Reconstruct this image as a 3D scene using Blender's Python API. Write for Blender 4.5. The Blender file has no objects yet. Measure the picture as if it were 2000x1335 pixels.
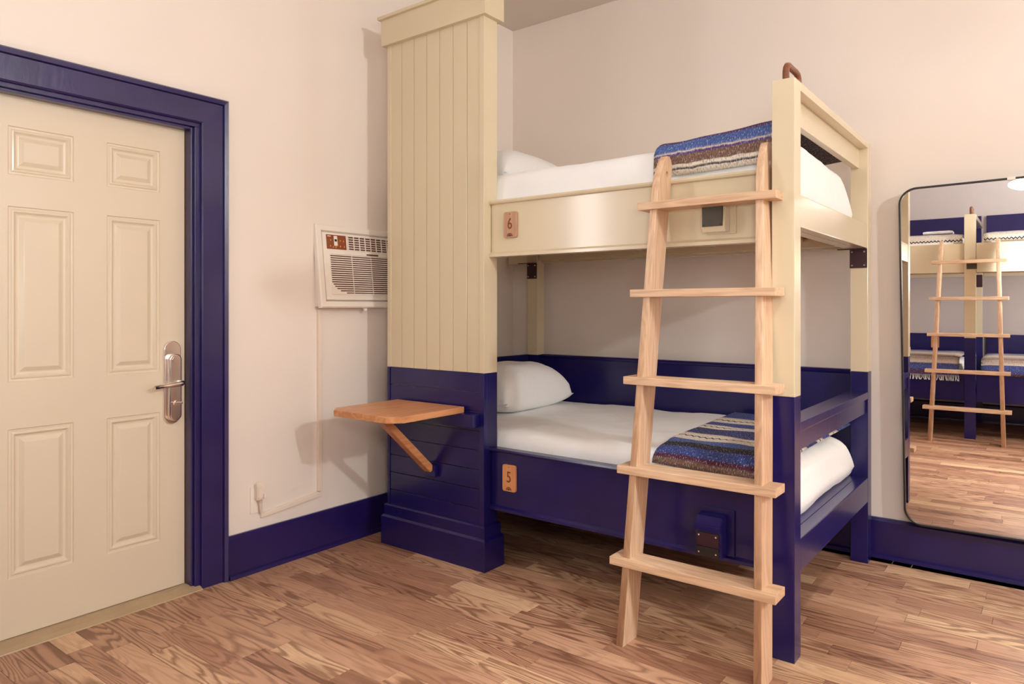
import bpy, bmesh, math, random
from mathutils import Vector, Matrix, noise

C = bpy.context.scene.collection
sc = bpy.context.scene
R = math.radians

# ------------------------------------------------------------------ camera
cam_d = bpy.data.cameras.new('camera')
cam = bpy.data.objects.new('camera', cam_d)
C.objects.link(cam)
sc.camera = cam
cam.location = (2.949, -3.857, 1.220)
cam.rotation_euler = (R(90), 0, 0.654)
cam_d.sensor_fit = 'HORIZONTAL'
cam_d.sensor_width = 36.0
cam_d.lens = 1383.24 / 2000 * 36.0
cam_d.shift_x = 0.0
cam_d.shift_y = -67.768 / 2000
cam_d.clip_start = 0.02

# ------------------------------------------------------------------ world, view
w = bpy.data.worlds.new('world')
sc.world = w
w.use_nodes = True
w.node_tree.nodes['Background'].inputs[0].default_value = (0.9, 0.85, 0.8, 1)
w.node_tree.nodes['Background'].inputs[1].default_value = 0.05
sc.view_settings.view_transform = 'Standard'
sc.view_settings.look = 'None'
sc.view_settings.gamma = 1.0
sc.view_settings.use_curve_mapping = False
sc.view_settings.exposure = 0.03
sc.cycles.use_denoising = True
sc.cycles.max_bounces = 10
sc.cycles.diffuse_bounces = 6
sc.cycles.sample_clamp_indirect = 6.0


def area(name, loc, target, size, power, col, sy=None, disk=False):
    l = bpy.data.lights.new(name, 'AREA')
    l.energy = power
    l.color = col
    l.size = size
    if disk:
        l.shape = 'DISK'
    elif sy:
        l.shape = 'RECTANGLE'
        l.size_y = sy
    o = bpy.data.objects.new(name, l)
    o.location = loc
    d = Vector(target) - Vector(loc)
    o.rotation_euler = d.to_track_quat('-Z', 'Y').to_euler()
    C.objects.link(o)
    return o


def point(name, loc, r, power, col):
    l = bpy.data.lights.new(name, 'POINT')
    l.energy = power
    l.color = col
    l.shadow_soft_size = r
    o = bpy.data.objects.new(name, l)
    o.location = loc
    C.objects.link(o)
    return o


LAMP = (2.88, -2.0, 2.03)
# bulbs of the globe ceiling lights; the second globe is added ambient fill
WHT = (0.88, 0.96, 1.0)
GLOBES = [(5.8, -2.35, 2.85), (3.2, -4.5, 2.72)]
for g_, e_ in zip(GLOBES, (205, 6)):
    point('ceiling_globe_bulb', (g_[0], g_[1], g_[2] - 0.10), 0.07, e_, WHT)


FILL_UP = (3.70, -3.70, 1.85)
FILL_LEFT = (0.95, -3.78, 1.25)
area('uplight_fill', (FILL_UP[0], FILL_UP[1], FILL_UP[2] + 0.02), (FILL_UP[0], FILL_UP[1], 3), 0.26, 48, WHT, disk=True)  # added uplight, bounces soft fill off the ceiling
dl = area('downlight_fill', (3.25, -2.35, 3.075), (3.2, -2.2, 0), 0.14, 22, WHT, disk=True)  # added light that brightens the floor but misses the back wall
dl.data.spread = R(85)
point('left_fill', FILL_LEFT, 0.17, 10, WHT)  # added low fill for the wall under the upper bunk
FILL_CAM = (3.12, -3.80, 1.52)
point('camera_fill', FILL_CAM, 0.17, 56, WHT)  # added frontal fill beside the camera


# ------------------------------------------------------------------ materials
def newmat(name):
    m = bpy.data.materials.new(name)
    m.use_nodes = True
    nt = m.node_tree
    return m, nt, nt.nodes['Principled BSDF']


def N(nt, t, **kw):
    n = nt.nodes.new(t)
    for k, v in kw.items():
        if k.startswith('i_'):
            n.inputs[k[2:].replace('_', ' ')].default_value = v
        else:
            setattr(n, k, v)
    return n


def math_n(nt, op, a, b=None, c=None):
    n = nt.nodes.new('ShaderNodeMath')
    n.operation = op
    for i, x in enumerate((a, b, c)):
        if x is None:
            continue
        if isinstance(x, (int, float)):
            n.inputs[i].default_value = x
        else:
            nt.links.new(x, n.inputs[i])
    return n.outputs[0]


def ramp(nt, fac, stops, interp='LINEAR'):
    n = nt.nodes.new('ShaderNodeValToRGB')
    n.color_ramp.interpolation = interp
    el = n.color_ramp.elements
    while len(el) < len(stops):
        el.new(0.5)
    for e, (p, c) in zip(el, stops):
        e.position = p
        e.color = (c[0], c[1], c[2], 1)
    nt.links.new(fac, n.inputs[0])
    return n.outputs[0]


def srgb(r, g, b):
    f = lambda c: (c / 255 / 12.92) if c / 255 <= 0.04045 else ((c / 255 + 0.055) / 1.055) ** 2.4
    return (f(r), f(g), f(b))


def paint(name, col, rough=0.5, bump=0.0, bscale=60, var=0.05, vscale=3, coat=0.0, stretch=None):
    m, nt, p = newmat(name)
    tc = N(nt, 'ShaderNodeTexCoord')
    geo = N(nt, 'ShaderNodeNewGeometry')
    nz = N(nt, 'ShaderNodeTexNoise', i_Scale=vscale, i_Detail=4.0)
    nt.links.new(geo.outputs['Position'], nz.inputs['Vector'])
    c2 = tuple(x * (1 - var) for x in col)
    c1 = tuple(min(1, x * (1 + var)) for x in col)
    nt.links.new(ramp(nt, nz.outputs['Fac'], [(0.3, c2), (0.7, c1)]), p.inputs['Base Color'])
    p.inputs['Roughness'].default_value = rough
    if coat:
        p.inputs['Coat Weight'].default_value = coat
        p.inputs['Coat Roughness'].default_value = 0.12
    if bump:
        mp = N(nt, 'ShaderNodeMapping')
        if stretch:
            mp.inputs['Scale'].default_value = stretch
        nt.links.new(geo.outputs['Position'], mp.inputs['Vector'])
        b = N(nt, 'ShaderNodeTexNoise', i_Scale=bscale, i_Detail=3.0)
        nt.links.new(mp.outputs[0], b.inputs['Vector'])
        bp = N(nt, 'ShaderNodeBump', i_Strength=bump, i_Distance=0.002)
        nt.links.new(b.outputs['Fac'], bp.inputs['Height'])
        nt.links.new(bp.outputs[0], p.inputs['Normal'])
    return m


def wood(name, c_dark, c_light, axis='x', rough=0.45, scale=1.0, rings=9.0, tone=0.12):
    """fine grained timber, grain along the given axis, tone differs per object"""
    m, nt, p = newmat(name)
    tc = N(nt, 'ShaderNodeTexCoord')
    oi = N(nt, 'ShaderNodeObjectInfo')
    off = N(nt, 'ShaderNodeVectorMath', operation='SCALE')
    off.inputs[0].default_value = (3.1, 5.7, 9.3)
    nt.links.new(oi.outputs['Random'], off.inputs['Scale'])
    add = N(nt, 'ShaderNodeVectorMath', operation='ADD')
    nt.links.new(tc.outputs['Object'], add.inputs[0])
    nt.links.new(off.outputs[0], add.inputs[1])
    mp = N(nt, 'ShaderNodeMapping')
    s = {'x': (1.6, 14, 14), 'y': (14, 1.6, 14), 'z': (14, 14, 1.6)}[axis]
    mp.inputs['Scale'].default_value = tuple(k * scale for k in s)
    nt.links.new(add.outputs[0], mp.inputs['Vector'])
    n1 = N(nt, 'ShaderNodeTexNoise', i_Scale=1.0, i_Detail=3.0, i_Roughness=0.5)
    nt.links.new(mp.outputs[0], n1.inputs['Vector'])
    sn = math_n(nt, 'SINE', math_n(nt, 'MULTIPLY', n1.outputs['Fac'], rings * 6.28))
    mp2 = N(nt, 'ShaderNodeMapping')
    s2 = {'x': (6, 160, 160), 'y': (160, 6, 160), 'z': (160, 160, 6)}[axis]
    mp2.inputs['Scale'].default_value = s2
    nt.links.new(add.outputs[0], mp2.inputs['Vector'])
    n2 = N(nt, 'ShaderNodeTexNoise', i_Scale=1.0, i_Detail=2.0)
    nt.links.new(mp2.outputs[0], n2.inputs['Vector'])
    f = math_n(nt, 'ADD', math_n(nt, 'MULTIPLY', sn, 0.18), math_n(nt, 'MULTIPLY', n2.outputs['Fac'], 0.55))
    f = math_n(nt, 'ADD', f, 0.22)
    f = math_n(nt, 'ADD', f, math_n(nt, 'MULTIPLY', math_n(nt, 'SUBTRACT', oi.outputs['Random'], 0.5), tone * 2))
    nt.links.new(ramp(nt, f, [(0.1, c_dark), (0.85, c_light)]), p.inputs['Base Color'])
    p.inputs['Roughness'].default_value = rough
    bp = N(nt, 'ShaderNodeBump', i_Strength=0.15, i_Distance=0.001)
    nt.links.new(n2.outputs['Fac'], bp.inputs['Height'])
    nt.links.new(bp.outputs[0], p.inputs['Normal'])
    return m


def floor_mat():
    m, nt, p = newmat('oak_laminate')
    geo = N(nt, 'ShaderNodeNewGeometry')
    oi = N(nt, 'ShaderNodeObjectInfo')
    rnd = math_n(nt, 'FRACT', math_n(nt, 'ADD', oi.outputs['Random'],
                                     math_n(nt, 'MULTIPLY', geo.outputs['Random Per Island'], 7.31)))
    off = N(nt, 'ShaderNodeVectorMath', operation='SCALE')
    off.inputs[0].default_value = (23.0, 41.0, 17.0)
    nt.links.new(rnd, off.inputs['Scale'])
    add = N(nt, 'ShaderNodeVectorMath', operation='ADD')
    nt.links.new(geo.outputs['Position'], add.inputs[0])
    nt.links.new(off.outputs[0], add.inputs[1])
    # cathedral figure: contour lines of a stretched height field
    mp = N(nt, 'ShaderNodeMapping')
    mp.inputs['Scale'].default_value = (1.5, 12.0, 1.0)
    nt.links.new(add.outputs[0], mp.inputs['Vector'])
    n1 = N(nt, 'ShaderNodeTexNoise', i_Scale=1.0, i_Detail=1.2, i_Roughness=0.35)
    nt.links.new(mp.outputs[0], n1.inputs['Vector'])
    # small sideways waver that makes the chevrons ripple
    mpw = N(nt, 'ShaderNodeMapping')
    mpw.inputs['Scale'].default_value = (7.0, 60.0, 1.0)
    nt.links.new(add.outputs[0], mpw.inputs['Vector'])
    nw = N(nt, 'ShaderNodeTexNoise', i_Scale=1.0, i_Detail=2.0)
    nt.links.new(mpw.outputs[0], nw.inputs['Vector'])
    h = math_n(nt, 'ADD', n1.outputs['Fac'], math_n(nt, 'MULTIPLY', nw.outputs['Fac'], 0.06))
    # each strip has its own density of figure
    dens = math_n(nt, 'ADD', 8.0, math_n(nt, 'MULTIPLY', math_n(nt, 'FRACT', math_n(nt, 'MULTIPLY', rnd, 13.7)), 11.0))
    fr = math_n(nt, 'FRACT', math_n(nt, 'MULTIPLY', h, dens))
    line = ramp(nt, fr, [(0.0, (0, 0, 0)), (0.30, (0.8, 0.8, 0.8)), (0.70, (1, 1, 1)), (1.0, (0.1, 0.1, 0.1))])
    # pores
    mp2 = N(nt, 'ShaderNodeMapping')
    mp2.inputs['Scale'].default_value = (14.0, 420.0, 1.0)
    nt.links.new(add.outputs[0], mp2.inputs['Vector'])
    n2 = N(nt, 'ShaderNodeTexNoise', i_Scale=1.0, i_Detail=2.0)
    nt.links.new(mp2.outputs[0], n2.inputs['Vector'])
    amt = math_n(nt, 'MULTIPLY', math_n(nt, 'FRACT', math_n(nt, 'MULTIPLY', rnd, 5.13)), 0.60)
    amt = math_n(nt, 'ADD', amt, 0.20)
    lineb = N(nt, 'ShaderNodeSeparateColor')
    nt.links.new(line, lineb.inputs[0])
    dark = math_n(nt, 'MULTIPLY', math_n(nt, 'SUBTRACT', 1.0, lineb.outputs[0]), amt)
    t = math_n(nt, 'ADD', rnd, math_n(nt, 'MULTIPLY', math_n(nt, 'SUBTRACT', n2.outputs['Fac'], 0.5), 0.5))
    base = ramp(nt, t, [(0.0, srgb(152, 108, 84)), (0.3, srgb(180, 134, 106)), (0.62, srgb(192, 148, 118)),
                        (0.9, srgb(204, 162, 128)), (1.0, srgb(222, 184, 146))])
    mix = N(nt, 'ShaderNodeMix', data_type='RGBA', blend_type='MULTIPLY')
    mix.inputs['Factor'].default_value = 1.0
    nt.links.new(base, mix.inputs['A'])
    dc = ramp(nt, dark, [(0.0, (1, 1, 1)), (0.5, (0.46, 0.38, 0.34))])
    nt.links.new(dc, mix.inputs['B'])
    nt.links.new(mix.outputs['Result'], p.inputs['Base Color'])
    p.inputs['Roughness'].default_value = 0.42
    bp = N(nt, 'ShaderNodeBump', i_Strength=0.12, i_Distance=0.001)
    nt.links.new(n2.outputs['Fac'], bp.inputs['Height'])
    nt.links.new(bp.outputs[0], p.inputs['Normal'])
    return m


def cloth(name, col, bump=0.25, scale=5.0):
    m, nt, p = newmat(name)
    geo = N(nt, 'ShaderNodeNewGeometry')
    p.inputs['Base Color'].default_value = (*col, 1)
    p.inputs['Roughness'].default_value = 0.85
    if 'Sheen Weight' in p.inputs:
        p.inputs['Sheen Weight'].default_value = 0.15
    n1 = N(nt, 'ShaderNodeTexNoise', i_Scale=scale, i_Detail=4.0, i_Roughness=0.55, i_Distortion=0.6)
    nt.links.new(geo.outputs['Position'], n1.inputs['Vector'])
    bp = N(nt, 'ShaderNodeBump', i_Strength=bump, i_Distance=0.03)
    nt.links.new(n1.outputs['Fac'], bp.inputs['Height'])
    n2 = N(nt, 'ShaderNodeTexNoise', i_Scale=700.0, i_Detail=1.0)
    nt.links.new(geo.outputs['Position'], n2.inputs['Vector'])
    b2 = N(nt, 'ShaderNodeBump', i_Strength=0.08, i_Distance=0.001)
    nt.links.new(n2.outputs['Fac'], b2.inputs['Height'])
    nt.links.new(bp.outputs[0], b2.inputs['Normal'])
    nt.links.new(b2.outputs[0], p.inputs['Normal'])
    return m


def blanket_mat(name, stops, zig, length):
    """stops: (metres along v, colour); zig: list of (v centre) of zigzag bands; woven speckle throughout"""
    m, nt, p = newmat(name)
    uv = N(nt, 'ShaderNodeUVMap')
    sep = N(nt, 'ShaderNodeSeparateXYZ')
    nt.links.new(uv.outputs[0], sep.inputs[0])
    U, V = sep.outputs[0], sep.outputs[1]
    # weave waver
    wob = N(nt, 'ShaderNodeTexNoise', i_Scale=22.0, i_Detail=3.0)
    nt.links.new(uv.outputs[0], wob.inputs['Vector'])
    v2 = math_n(nt, 'ADD', V, math_n(nt, 'MULTIPLY', math_n(nt, 'SUBTRACT', wob.outputs['Fac'], 0.5), 0.012))
    st = [(a / length, c) for a, c in stops]
    base = ramp(nt, math_n(nt, 'DIVIDE', v2, length), st[:32], 'LINEAR')
    col = base
    if zig:
        tri = math_n(nt, 'PINGPONG', U, 0.015)
        acc = None
        for zc in zig:
            d = math_n(nt, 'ABSOLUTE', math_n(nt, 'SUBTRACT', math_n(nt, 'SUBTRACT', v2, zc - 0.0075), tri))
            hit = math_n(nt, 'LESS_THAN', d, 0.0060)
            acc = hit if acc is None else math_n(nt, 'MAXIMUM', acc, hit)
        mx = N(nt, 'ShaderNodeMix', data_type='RGBA')
        nt.links.new(acc, mx.inputs['Factor'])
        nt.links.new(base, mx.inputs['A'])
        mx.inputs['B'].default_value = (*srgb(38, 40, 52), 1)
        col = mx.outputs['Result']
    mp = N(nt, 'ShaderNodeMapping')
    mp.inputs['Scale'].default_value = (230, 90, 1)
    nt.links.new(uv.outputs[0], mp.inputs['Vector'])
    sp = N(nt, 'ShaderNodeTexNoise', i_Scale=1.0, i_Detail=2.0, i_Roughness=0.7)
    nt.links.new(mp.outputs[0], sp.inputs['Vector'])
    k = ramp(nt, sp.outputs['Fac'], [(0.33, (0.42, 0.42, 0.42)), (0.52, (1, 1, 1)), (0.70, (1.0, 1.0, 1.0)), (0.78, (1, 1, 1))])
    mul = N(nt, 'ShaderNodeMix', data_type='RGBA', blend_type='MULTIPLY')
    mul.inputs['Factor'].default_value = 1.0
    nt.links.new(col, mul.inputs['A'])
    nt.links.new(k, mul.inputs['B'])
    fl = math_n(nt, 'GREATER_THAN', sp.outputs['Fac'], 0.615)
    mx2 = N(nt, 'ShaderNodeMix', data_type='RGBA')
    nt.links.new(math_n(nt, 'MULTIPLY', fl, 0.6), mx2.inputs['Factor'])
    nt.links.new(mul.outputs['Result'], mx2.inputs['A'])
    mx2.inputs['B'].default_value = (*srgb(200, 200, 215), 1)
    nt.links.new(mx2.outputs['Result'], p.inputs['Base Color'])
    p.inputs['Roughness'].default_value = 0.95
    bp = N(nt, 'ShaderNodeBump', i_Strength=0.7, i_Distance=0.004)
    nt.links.new(sp.outputs['Fac'], bp.inputs['Height'])
    nt.links.new(bp.outputs[0], p.inputs['Normal'])
    return m


def metal(name, col, rough=0.25):
    m, nt, p = newmat(name)
    p.inputs['Base Color'].default_value = (*col, 1)
    p.inputs['Metallic'].default_value = 1.0
    n = N(nt, 'ShaderNodeTexNoise', i_Scale=40.0, i_Detail=3.0)
    g = N(nt, 'ShaderNodeNewGeometry')
    nt.links.new(g.outputs['Position'], n.inputs['Vector'])
    r = math_n(nt, 'MULTIPLY_ADD', n.outputs['Fac'], rough * 0.6, rough * 0.7)
    nt.links.new(r, p.inputs['Roughness'])
    return m


def glow(name, col, s):
    m, nt, p = newmat(name)
    p.inputs['Base Color'].default_value = (*col, 1)
    p.inputs['Emission Color'].default_value = (*col, 1)
    p.inputs['Emission Strength'].default_value = s
    return m


M = {}
M['wall'] = paint('wall_paint', srgb(234, 222, 211), 0.6, 0.12, 45, 0.015, 1.2)
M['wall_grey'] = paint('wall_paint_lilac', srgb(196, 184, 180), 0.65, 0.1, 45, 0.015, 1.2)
M['ceiling'] = paint('ceiling_paint', srgb(216, 206, 196), 0.8, 0.1, 60, 0.02, 2)
M['cream'] = paint('cream_gloss_paint', srgb(212, 197, 166), 0.24, 0.06, 26, 0.02, 2, 0.4)
M['door'] = paint('door_paint', srgb(218, 202, 178), 0.42, 0.08, 30, 0.015, 2, 0.1)
M['blue'] = paint('indigo_gloss_paint', srgb(22, 15, 80), 0.27, 0.22, 30, 0.14, 5, 0.15)
M['trim'] = paint('indigo_trim_paint', srgb(31, 19, 80), 0.32, 0.45, 34, 0.16, 6, 0.3, (1, 1, 0.35))
M['worn'] = paint('worn_jamb_paint', srgb(96, 66, 52), 0.5, 0.3, 30, 0.3, 9)
M['sheet'] = cloth('white_sheet', srgb(240, 239, 237), 0.30, 4.5)
M['pillow'] = cloth('white_pillowcase', srgb(238, 236, 233), 0.35, 7)
M['floor'] = floor_mat()
M['lad_x'] = wood('maple_rung', srgb(186, 148, 116), srgb(220, 186, 152), 'x', 0.42, tone=0.06)
M['lad_z'] = wood('maple_rail', srgb(190, 152, 120), srgb(222, 188, 156), 'z', 0.42, tone=0.04)
M['shelf'] = wood('fir_shelf', srgb(176, 112, 66), srgb(214, 152, 104), 'y', 0.35, 0.9, 6)
M['tag'] = wood('tag_wood', srgb(196, 126, 78), srgb(222, 156, 104), 'z', 0.4, 2.5, 4)
M['tag_dull'] = wood('tag_wood_dull', srgb(170, 126, 94), srgb(192, 148, 116), 'z', 0.45, 2.5, 4)
M['burn'] = paint('engraved_wood', srgb(120, 66, 34), 0.7)
M['plastic'] = paint('white_plastic', srgb(238, 228, 216), 0.4, 0, var=0.01)
M['race'] = paint('raceway_plastic', srgb(232, 216, 200), 0.45, 0, var=0.01)
M['slot'] = paint('vent_dark', srgb(96, 58, 44), 0.8, 0, var=0.02)
M['acpanel'] = paint('control_panel_brown', srgb(134, 70, 38), 0.3, 0, var=0.1, vscale=60)
M['chrome'] = metal('chrome', (0.86, 0.80, 0.76), 0.16)
M['bronze'] = paint('bronze_pipe', srgb(122, 72, 48), 0.35, 0.1, 40, 0.2, 20)
M['iron'] = paint('dark_red_iron', srgb(56, 24, 34), 0.35, 0.2, 60, 0.2, 20)
M['black'] = paint('black_frame', srgb(34, 28, 24), 0.4)
M['plate'] = paint('olive_dark_plate', srgb(64, 54, 40), 0.35, 0.1, 60, 0.15, 30)
M['sill'] = paint('sill_metal', srgb(176, 150, 118), 0.35, 0.1, 60, 0.08, 8)
M['deck'] = wood('ply_deck', srgb(190, 150, 110), srgb(214, 176, 134), 'x', 0.6)
M['glass'] = metal('mirror_silver', (0.90, 0.88, 0.86), 0.0)
M['glass'].node_tree.nodes['Principled BSDF'].inputs['Roughness'].default_value = 0.0
for l in list(M['glass'].node_tree.links):
    if l.to_socket.name == 'Roughness':
        M['glass'].node_tree.links.remove(l)
M['glow'] = glow('lamp_glass', (1.0, 0.98, 0.96), 7)
M['glow2'] = glow('ceiling_diffuser', (1.0, 0.95, 0.88), 3)


# ------------------------------------------------------------------ object helpers
ORG = {}


def origin_of(parent):
    return ORG.get(parent.name, Vector((0, 0, 0))) if parent else Vector((0, 0, 0))


def thing(name, label, cat, loc=(0, 0, 0), group=None, rot=None):
    o = bpy.data.objects.new(name, None)
    o.empty_display_size = 0.05
    C.objects.link(o)
    o.location = loc
    if rot:
        o.rotation_euler = rot
        ORG[o.name] = Vector((0, 0, 0))      # rotated things are built in their own frame
    else:
        ORG[o.name] = Vector(loc)
    o['label'] = label
    o['category'] = cat
    if group:
        o['group'] = group
    return o


def finish(name, me, mats, parent=None, smooth=False, label=None, cat=None, kind=None, group=None, base=None):
    if not isinstance(mats, (list, tuple)):
        mats = [mats]
    for m_ in mats:
        me.materials.append(m_)
    o = bpy.data.objects.new(name, me)
    C.objects.link(o)
    if parent is not None:
        off = origin_of(parent)
        me.transform(Matrix.Translation(-off))
        o.parent = parent
        ORG[o.name] = off
    elif base is not None:
        me.transform(Matrix.Translation(-Vector(base)))
        o.location = base
        ORG[o.name] = Vector(base)
    if smooth:
        me.polygons.foreach_set('use_smooth', [True] * len(me.polygons))
    if label:
        o['label'] = label
    if cat:
        o['category'] = cat
    if kind:
        o['kind'] = kind
    if group:
        o['group'] = group
    return o


def bm_box(bm, x0, x1, y0, y1, z0, z1, mi=0, bev=0.0):
    r = bmesh.ops.create_cube(bm, size=1.0)
    vs = r['verts']
    for v in vs:
        v.co = Vector((x0 + (v.co.x + 0.5) * (x1 - x0), y0 + (v.co.y + 0.5) * (y1 - y0), z0 + (v.co.z + 0.5) * (z1 - z0)))
    fs = set()
    for v in vs:
        fs.update(v.link_faces)
    for f in fs:
        f.material_index = mi
    if bev:
        es = set()
        for v in vs:
            es.update(v.link_edges)
        r2 = bmesh.ops.bevel(bm, geom=list(es), offset=bev, segments=2, affect='EDGES', profile=0.7)
        for f in r2['faces']:
            f.material_index = mi
    return vs


def mesh_of(bm, name='mesh'):
    me = bpy.data.meshes.new(name)
    bm.normal_update()
    bm.to_mesh(me)
    bm.free()
    return me


def box(name, b, mat, parent=None, bev=0.003, **kw):
    bm = bmesh.new()
    bm_box(bm, *b, bev=bev)
    return finish(name, mesh_of(bm, name), mat, parent, **kw)


def boxes(name, bl, mats, parent=None, bev=0.003, **kw):
    bm = bmesh.new()
    for b in bl:
        mi = b[6] if len(b) > 6 else 0
        bm_box(bm, *b[:6], mi=mi, bev=bev)
    return finish(name, mesh_of(bm, name), mats, parent, **kw)


def prism(bm, poly, axis, a, b, mi=0):
    """poly: list of 2-D points; extruded along axis from a to b (x: (y,z), y: (x,z), z: (x,y))"""
    def P(p, t):
        return {'x': (t, p[0], p[1]), 'y': (p[0], t, p[1]), 'z': (p[0], p[1], t)}[axis]
    v0 = [bm.verts.new(P(p, a)) for p in poly]
    v1 = [bm.verts.new(P(p, b)) for p in poly]
    fs = [bm.faces.new(v0[::-1]), bm.faces.new(v1)]
    n = len(poly)
    for i in range(n):
        fs.append(bm.faces.new((v0[i], v0[(i + 1) % n], v1[(i + 1) % n], v1[i])))
    for f in fs:
        f.material_index = mi
    return v0 + v1


def fixn(bm):
    bmesh.ops.recalc_face_normals(bm, faces=bm.faces[:])


def curve_solid(outlines, depth, bevel=0.0):
    """filled 2-D outlines (XY) with holes, extruded to thickness depth, as a mesh"""
    cu = bpy.data.curves.new('c', 'CURVE')
    cu.dimensions = '2D'
    cu.fill_mode = 'BOTH'
    cu.extrude = depth / 2
    cu.bevel_depth = bevel
    cu.bevel_resolution = 1
    for pts in outlines:
        s = cu.splines.new('POLY')
        s.points.add(len(pts) - 1)
        for q, p in zip(s.points, pts):
            q.co = (p[0], p[1], 0, 1)
        s.use_cyclic_u = True
    o = bpy.data.objects.new('c', cu)
    me = bpy.data.meshes.new_from_object(o)
    bpy.data.objects.remove(o)
    bpy.data.curves.remove(cu)
    return me


def text_solid(s, size, depth):
    cu = bpy.data.curves.new('t', 'FONT')
    cu.body = s
    cu.size = size
    cu.extrude = depth / 2
    cu.align_x = 'CENTER'
    cu.align_y = 'CENTER'
    o = bpy.data.objects.new('t', cu)
    me = bpy.data.meshes.new_from_object(o)
    bpy.data.objects.remove(o)
    bpy.data.curves.remove(cu)
    return me


def tube(bm, pts, r, seg=12, mi=0, caps=True):
    """tube through the points"""
    pts = [Vector(p) for p in pts]
    rings = []
    up = Vector((0, 0, 1))
    prev = None
    for i, p in enumerate(pts):
        d = (pts[min(i + 1, len(pts) - 1)] - pts[max(i - 1, 0)]).normalized()
        if prev is None:
            a = d.cross(up)
            if a.length < 0.1:
                a = d.cross(Vector((1, 0, 0)))
            a.normalize()
        else:
            a = prev - d * prev.dot(d)
            a.normalize()
        prev = a
        b = d.cross(a)
        rr = r[i] if isinstance(r, (list, tuple)) else r
        rings.append([bm.verts.new(p + (a * math.cos(t) + b * math.sin(t)) * rr)
                      for t in [2 * math.pi * k / seg for k in range(seg)]])
    for i in range(len(rings) - 1):
        for k in range(seg):
            f = bm.faces.new((rings[i][k], rings[i][(k + 1) % seg], rings[i + 1][(k + 1) % seg], rings[i + 1][k]))
            f.material_index = mi
            f.smooth = True
    if caps:
        bm.faces.new(rings[0]).material_index = mi
        bm.faces.new(rings[-1][::-1]).material_index = mi


def arc(cx, cy, r, a0, a1, n):
    return [(cx + r * math.cos(R(a0 + (a1 - a0) * i / n)), cy + r * math.sin(R(a0 + (a1 - a0) * i / n))) for i in range(n + 1)]


def rrect(x0, x1, y0, y1, r, n=6):
    p = []
    p += arc(x1 - r, y1 - r, r, 0, 90, n)
    p += arc(x0 + r, y1 - r, r, 90, 180, n)
    p += arc(x0 + r, y0 + r, r, 180, 270, n)
    p += arc(x1 - r, y0 + r, r, 270, 360, n)
    return p


def soft_box(name, b, r, mat, parent=None, res=0.035, amp=0.006, seed=0, taper=0.0, sag=None, **kw):
    """mattress-like rounded block with gentle cloth unevenness"""
    x0, x1, y0, y1, z0, z1 = b
    L = (x1 - x0, y1 - y0, z1 - z0)
    n = [max(4, int(l / res)) for l in L]
    bm = bmesh.new()
    cache = {}

    def V(i, j, k):
        key = (i, j, k)
        if key not in cache:
            # denser near the borders
            f = lambda t: 0.5 - 0.5 * math.cos(math.pi * t) * (0.35) - (0.5 - t) * 0.65 if False else t
            p = Vector((x0 + L[0] * i / n[0], y0 + L[1] * j / n[1], z0 + L[2] * k / n[2]))
            q = Vector((min(max(p.x, x0 + r), x1 - r), min(max(p.y, y0 + r), y1 - r), min(max(p.z, z0 + r * 0.6), z1 - r)))
            d = p - q
            if d.length > 1e-6:
                m_ = max(abs(d.x) / r, abs(d.y) / r, abs(d.z) / (r if d.z > 0 else r * 0.6))
                p = q + d.normalized() * r * m_ * (1 if d.z >= 0 else 0.8)
            t = (p.z - z0) / L[2]
            if taper:
                cy = (y0 + y1) / 2
                p.y = cy + (p.y - cy) * (1 - taper * t)
            nn = noise.noise(Vector((p.x * 3.5 + seed, p.y * 3.5, p.z * 5))) * amp
            nn += noise.noise(Vector((p.x * 14 + seed, p.y * 10, p.z * 12))) * amp * 0.35
            dirv = (p - Vector(((x0 + x1) / 2, (y0 + y1) / 2, (z0 + z1) / 2)))
            dirv = Vector((dirv.x / L[0], dirv.y / L[1], dirv.z / L[2] * 1.2)).normalized()
            p += dirv * nn
            if sag:
                p.x, p.y, p.z = sag(p.x, p.y, p.z, t)
            cache[key] = bm.verts.new(p)
        return cache[key]
    def quad(a, b_, c, d):
        bm.faces.new((a, b_, c, d))
    for i in range(n[0]):
        for j in range(n[1]):
            quad(V(i, j, n[2]), V(i + 1, j, n[2]), V(i + 1, j + 1, n[2]), V(i, j + 1, n[2]))
            quad(V(i, j, 0), V(i, j + 1, 0), V(i + 1, j + 1, 0), V(i + 1, j, 0))
    for i in range(n[0]):
        for k in range(n[2]):
            quad(V(i, 0, k), V(i + 1, 0, k), V(i + 1, 0, k + 1), V(i, 0, k + 1))
            quad(V(i, n[1], k), V(i, n[1], k + 1), V(i + 1, n[1], k + 1), V(i + 1, n[1], k))
    for j in range(n[1]):
        for k in range(n[2]):
            quad(V(0, j, k), V(0, j, k + 1), V(0, j + 1, k + 1), V(0, j + 1, k))
            quad(V(n[0], j, k), V(n[0], j + 1, k), V(n[0], j + 1, k + 1), V(n[0], j, k + 1))
    return finish(name, mesh_of(bm, name), mat, parent, smooth=True, **kw)


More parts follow.
